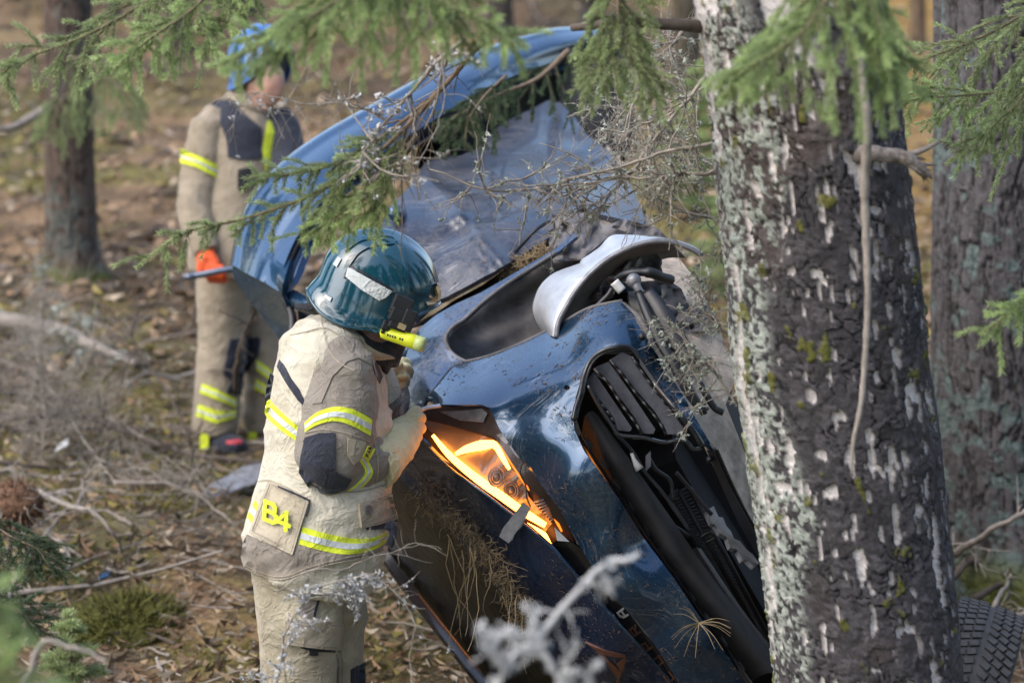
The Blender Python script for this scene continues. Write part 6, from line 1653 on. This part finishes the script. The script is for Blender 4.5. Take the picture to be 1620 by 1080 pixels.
loft('neck_cloth', [wd(mp(f4, (358, 472), (420, 470), (480, 460), (520, 452), (600, 510)), [6.0, 5.99, 5.98, 5.98, 5.97]), wd(mp(f4, (362, 500), (420, 505), (500, 500), (560, 520), (640, 560)), [5.98, 5.97, 5.96, 5.95, 5.94]), wd(mp(f4, (380, 512), (430, 526), (500, 540), (580, 562), (690, 605)), [6.0, 5.99, 5.98, 5.96, 5.95])], M['blackcloth'], hel, 26, 8, .008)
ta, tb = P(*f4(828, 622), 5.90), P(*f4(1005, 680), 5.88); ta, tb = ta, tb
td = unit(tb - ta); L_ = np.linalg.norm(tb - ta)
mb = MB().tube([ta - td * .005, ta, ta + td * .01, ta + td * L_ * .5, ta + td * L_ * .8, tb, tb + td * .004], [.010, .0175, .0195, .0195, .021, .021, .018], 18)
tor = mb.build('torch', M['torch'], hel)
MB().tube([tb, tb + td * .018, tb + td * .026, tb + td * .027], [.0215, .0215, .019, .012], 18).build('torch_head', M['torch_lens'], tor)
MB().ball(P(*f4(828, 622), 5.876), .006, 8).build('torch_switch', M['black'], tor)
btq = bvh_of(tor)
for k in range(7):
    x = 852 + k * 13; y = 640 + k * 4.0
    if k == 4: continue
    decal('print', mp(f4, (x, y - 6), (x + 8, y - 4), (x + 6, y + 8), (x - 2, y + 6)), btq, M['black'], tor, .001, .0006, 3)
MB().tube(cr(PP([(*f4(845, 590), 5.93), (*f4(850, 620), 5.90), (*f4(880, 645), 5.885)]), 8), .008, 7).build('torch_clip', M['black'], hel)
MB().tube(cr(PP([(612, 522, 6.0), (620, 536, 6.0), (634, 548, 6.02), (644, 540, 6.05)]), 12), .006, 6).build('chin_strap', M['blackcloth'], hel)

# -------- far firefighter
g3 = lambda x, y: (250 + x / 3.175, 60 + y / 3.175)
g4 = lambda x, y: (270 + x / 2.84, 360 + y / 2.84)
D2_ = 9.85
f2 = thing('person', 'firefighter in brown turnout gear and blue helmet standing behind the car roof', 'person', G(345, 715))
mb = MB(); hc2 = P(419, 136, 9.80)
head(mb, hc2, unit(-VF * .55 + VR * .8 - VU * .35), VU, 1.0)
mb.ring_loft([(400, 150, 9.9, .06, .06), (390, 172, 9.9, .07, .1), (382, 200, 9.9, .15, .1), (375, 300, 9.9, .13, .1), (370, 400, 9.92, .14, .11)], 18)
for x0, x1, x2, dy in ((355, 352, 340, -.08), (392, 408, 418, .12)):
    mb.ring_loft([(x0, 395, 9.95 + dy, .085, .09), (x1, 520, 10.0 + dy, .065, .07), (x2, 660, 10.05 + dy, .042, .045), (x2 + 2, 700, 10.06 + dy, .04, .05), (x2 + 22, 708, 10.03 + dy, .03, .04)], 12)
mb.ring_loft([(325, 205, 9.85, .05, .05), (318, 270, 9.85, .045, .045), (312, 340, 9.8, .04, .04), (328, 395, 9.72, .032, .032), (334, 420, 9.7, .035, .025)], 12)
remeshed('body', mb, M['skin'], f2, .012, 3)
mb = MB(); mb.ring_loft([(400, 160, 9.88, .085, .085), (390, 176, 9.88, .14, .12), (384, 205, 9.88, .19, .15), (380, 260, 9.88, .185, .155), (376, 330, 9.88, .185, .16), (368, 400, 9.9, .21, .18), (366, 430, 9.92, .205, .18)], 24)
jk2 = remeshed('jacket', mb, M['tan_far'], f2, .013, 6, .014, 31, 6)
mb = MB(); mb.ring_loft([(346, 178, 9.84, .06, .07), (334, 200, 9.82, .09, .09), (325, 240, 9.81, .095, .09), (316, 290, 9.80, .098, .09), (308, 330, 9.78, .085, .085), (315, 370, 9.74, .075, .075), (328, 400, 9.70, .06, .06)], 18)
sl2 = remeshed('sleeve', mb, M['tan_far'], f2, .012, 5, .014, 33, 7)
mb = MB(); mb.ring_loft([(436, 180, 9.9, .07, .08), (448, 205, 9.88, .085, .09), (456, 250, 9.82, .085, .09), (452, 300, 9.75, .08, .08)], 16)
sl3 = remeshed('sleeve', mb, M['navy'], f2, .012, 5, .012, 35, 7)
mb = MB()
for x0, x1, x2, dy in ((356, 352, 341, -.08), (392, 408, 420, .12)):
    mb.ring_loft([(x0, 400, 9.95 + dy, .13, .13), (x0, 450, 9.97 + dy, .135, .13), (x1, 520, 10.0 + dy, .112, .112), (x2 + 5, 600, 10.03 + dy, .105, .11), (x2, 660, 10.05 + dy, .108, .11), (x2, 682, 10.06 + dy, .105, .11)], 18)
tr2 = remeshed('trousers', mb, M['tan_far'], f2, .013, 5, .014, 37, 6)
b2j = bvh_of(jk2); b2s = bvh_of(sl2); b2t = bvh_of(tr2)
decal('yoke', mp(g3, (230, 360), (300, 310), (380, 310), (430, 380), (520, 450), (525, 610), (420, 612), (350, 600), (345, 520), (310, 420)), b2j, M['navy'], jk2, .01, .006, 8)
for pl in (mp(g3, (555, 415), (585, 420), (600, 520), (602, 670), (545, 670), (525, 560)),):
    decal('hi_vis_panel', pl, b2j, M['yellow'], jk2, .012, .005, 7)
decal('radio', mp(g3, (400, 660), (470, 650), (480, 740), (400, 760)), b2j, M['blackcloth'], jk2, .03, .03, 8)
T_ = mp(g3, (110, 560), (200, 592), (322, 650)); B_ = mp(g3, (112, 628), (200, 652), (305, 708))
y_ = decal('hi_vis_tape', T_ + B_[::-1], b2s, M['yellow'], sl2, .01, .005, 6)
decal('silver_strip', [tuple(np.array(a) * (1 - t) + np.array(b_) * t) for t, pr in ((.4, 0), ) for a, b_ in zip(T_, B_)] + [tuple(np.array(a) * (.4) + np.array(b_) * .6) for a, b_ in zip(T_[::-1], B_[::-1])], b2s, M['silver'], y_, .014, .003, 6)
for tp, bt2 in (([(140, 700), (215, 730), (295, 770)], [(128, 742), (215, 775), (295, 808)]), ([(122, 795), (210, 822), (295, 822)], [(112, 845), (200, 880), (295, 852)]), ([(385, 595), (455, 640)], [(385, 640), (455, 690)]), ([(380, 680), (445, 715)], [(375, 725), (440, 755)])):
    a_, b_ = mp(g4, *tp), mp(g4, *bt2)
    y_ = decal('hi_vis_tape', a_ + b_[::-1], b2t, M['yellow'], tr2, .012, .006, 6)
    if y_: decal('silver_strip', [tuple(np.array(p) * .6 + np.array(q) * .4) for p, q in zip(a_, b_)] + [tuple(np.array(p) * .4 + np.array(q) * .6) for p, q in zip(a_[::-1], b_[::-1])], b2t, M['silver'], y_, .016, .003, 6)
decal('knee_patch', mp(g4, (270, 500), (400, 495), (395, 570), (330, 660), (320, 750), (250, 745), (280, 690), (235, 660)), b2t, M['navy'], tr2, .012, .008, 7)
for x1, dy in ((344, -.08), (420, .12)):
    mb = MB().ring_loft([(x1 - 4, 672, 10.05 + dy, .085, .09), (x1 - 2, 695, 10.06 + dy, .08, .09), (x1, 710, 10.06 + dy, .075, .085)], 14)
    mb.ring_loft([(x1 - 18, 703, 10.06 + dy, .05, .06), (x1 + 12, 703, 10.0 + dy, .06, .065), (x1 + 30, 706, 9.95 + dy, .05, .06), (x1 + 40, 709, 9.93 + dy, .03, .045)], 14)
    bo = remeshed('boot', mb, M['navy'], f2, .011, 4)
    MB().ball(P(x1 + 26, 699, 9.93 + dy), .036, 10, (1.2, .9, .45)).build('toe_cap', M['red'], bo)
    MB().box(P(x1 - 20, 697, 9.97 + dy), [VR, VF, VU], (.02, .02, .04)).build('boot_tab', M['yellow'], bo, False)
mb = MB()
mb.ring_loft([(324, 404, 9.7, .05, .05), (332, 416, 9.68, .045, .045), (338, 426, 9.66, .042, .036)], 14)
for k in range(4): mb.tube(cr(PP([(326 + k * 8, 418 + k, 9.63), (330 + k * 8, 436, 9.6), (334 + k * 7, 444, 9.66)]), 8), .018, 8)
mb.tube(cr(PP([(322, 408, 9.64), (316, 424, 9.6), (322, 436, 9.6)]), 8), .018, 8)
remeshed('glove', mb, M['orange'], f2, .008, 4)
h2, sh2, ax2 = helmet('helmet', P(410, 92, 9.84), unit(-VF * .5 + VR * .8 + VU * .10), VU, M['helmet2'], f2, .16, .128, .15)
MB().ball(P(414, 102, 9.84), .115, 12).build('helmet_lining', M['blackcloth'], h2)
loft('neck_cloth', [wd([(384, 108), (378, 128), (374, 150)], 9.9), wd([(372, 112), (366, 138), (362, 160)], 9.95)], M['blackcloth'], h2, 10, 4, .02)
MB().ring_loft([(404, 142, 9.86, .09, .09), (398, 158, 9.88, .11, .11), (392, 172, 9.88, .13, .13)], 18).build('collar', M['tan_far'], jk2)
bar = MB(); bar.tube(cr(PP([(296, 438, 9.56), (320, 434, 9.55), (350, 428, 9.54), (378, 424, 9.54)]), 10), .016, 8)
bar.box(P(300, 438, 9.56), [VR, VU, VF], [.03, .012, .02])
rebase(tag(bar.build('pry_bar', M['paint_fender']), 'blue grey flat bar held by the far firefighter in an orange glove', 'tool'), P(296, 438, 9.56))
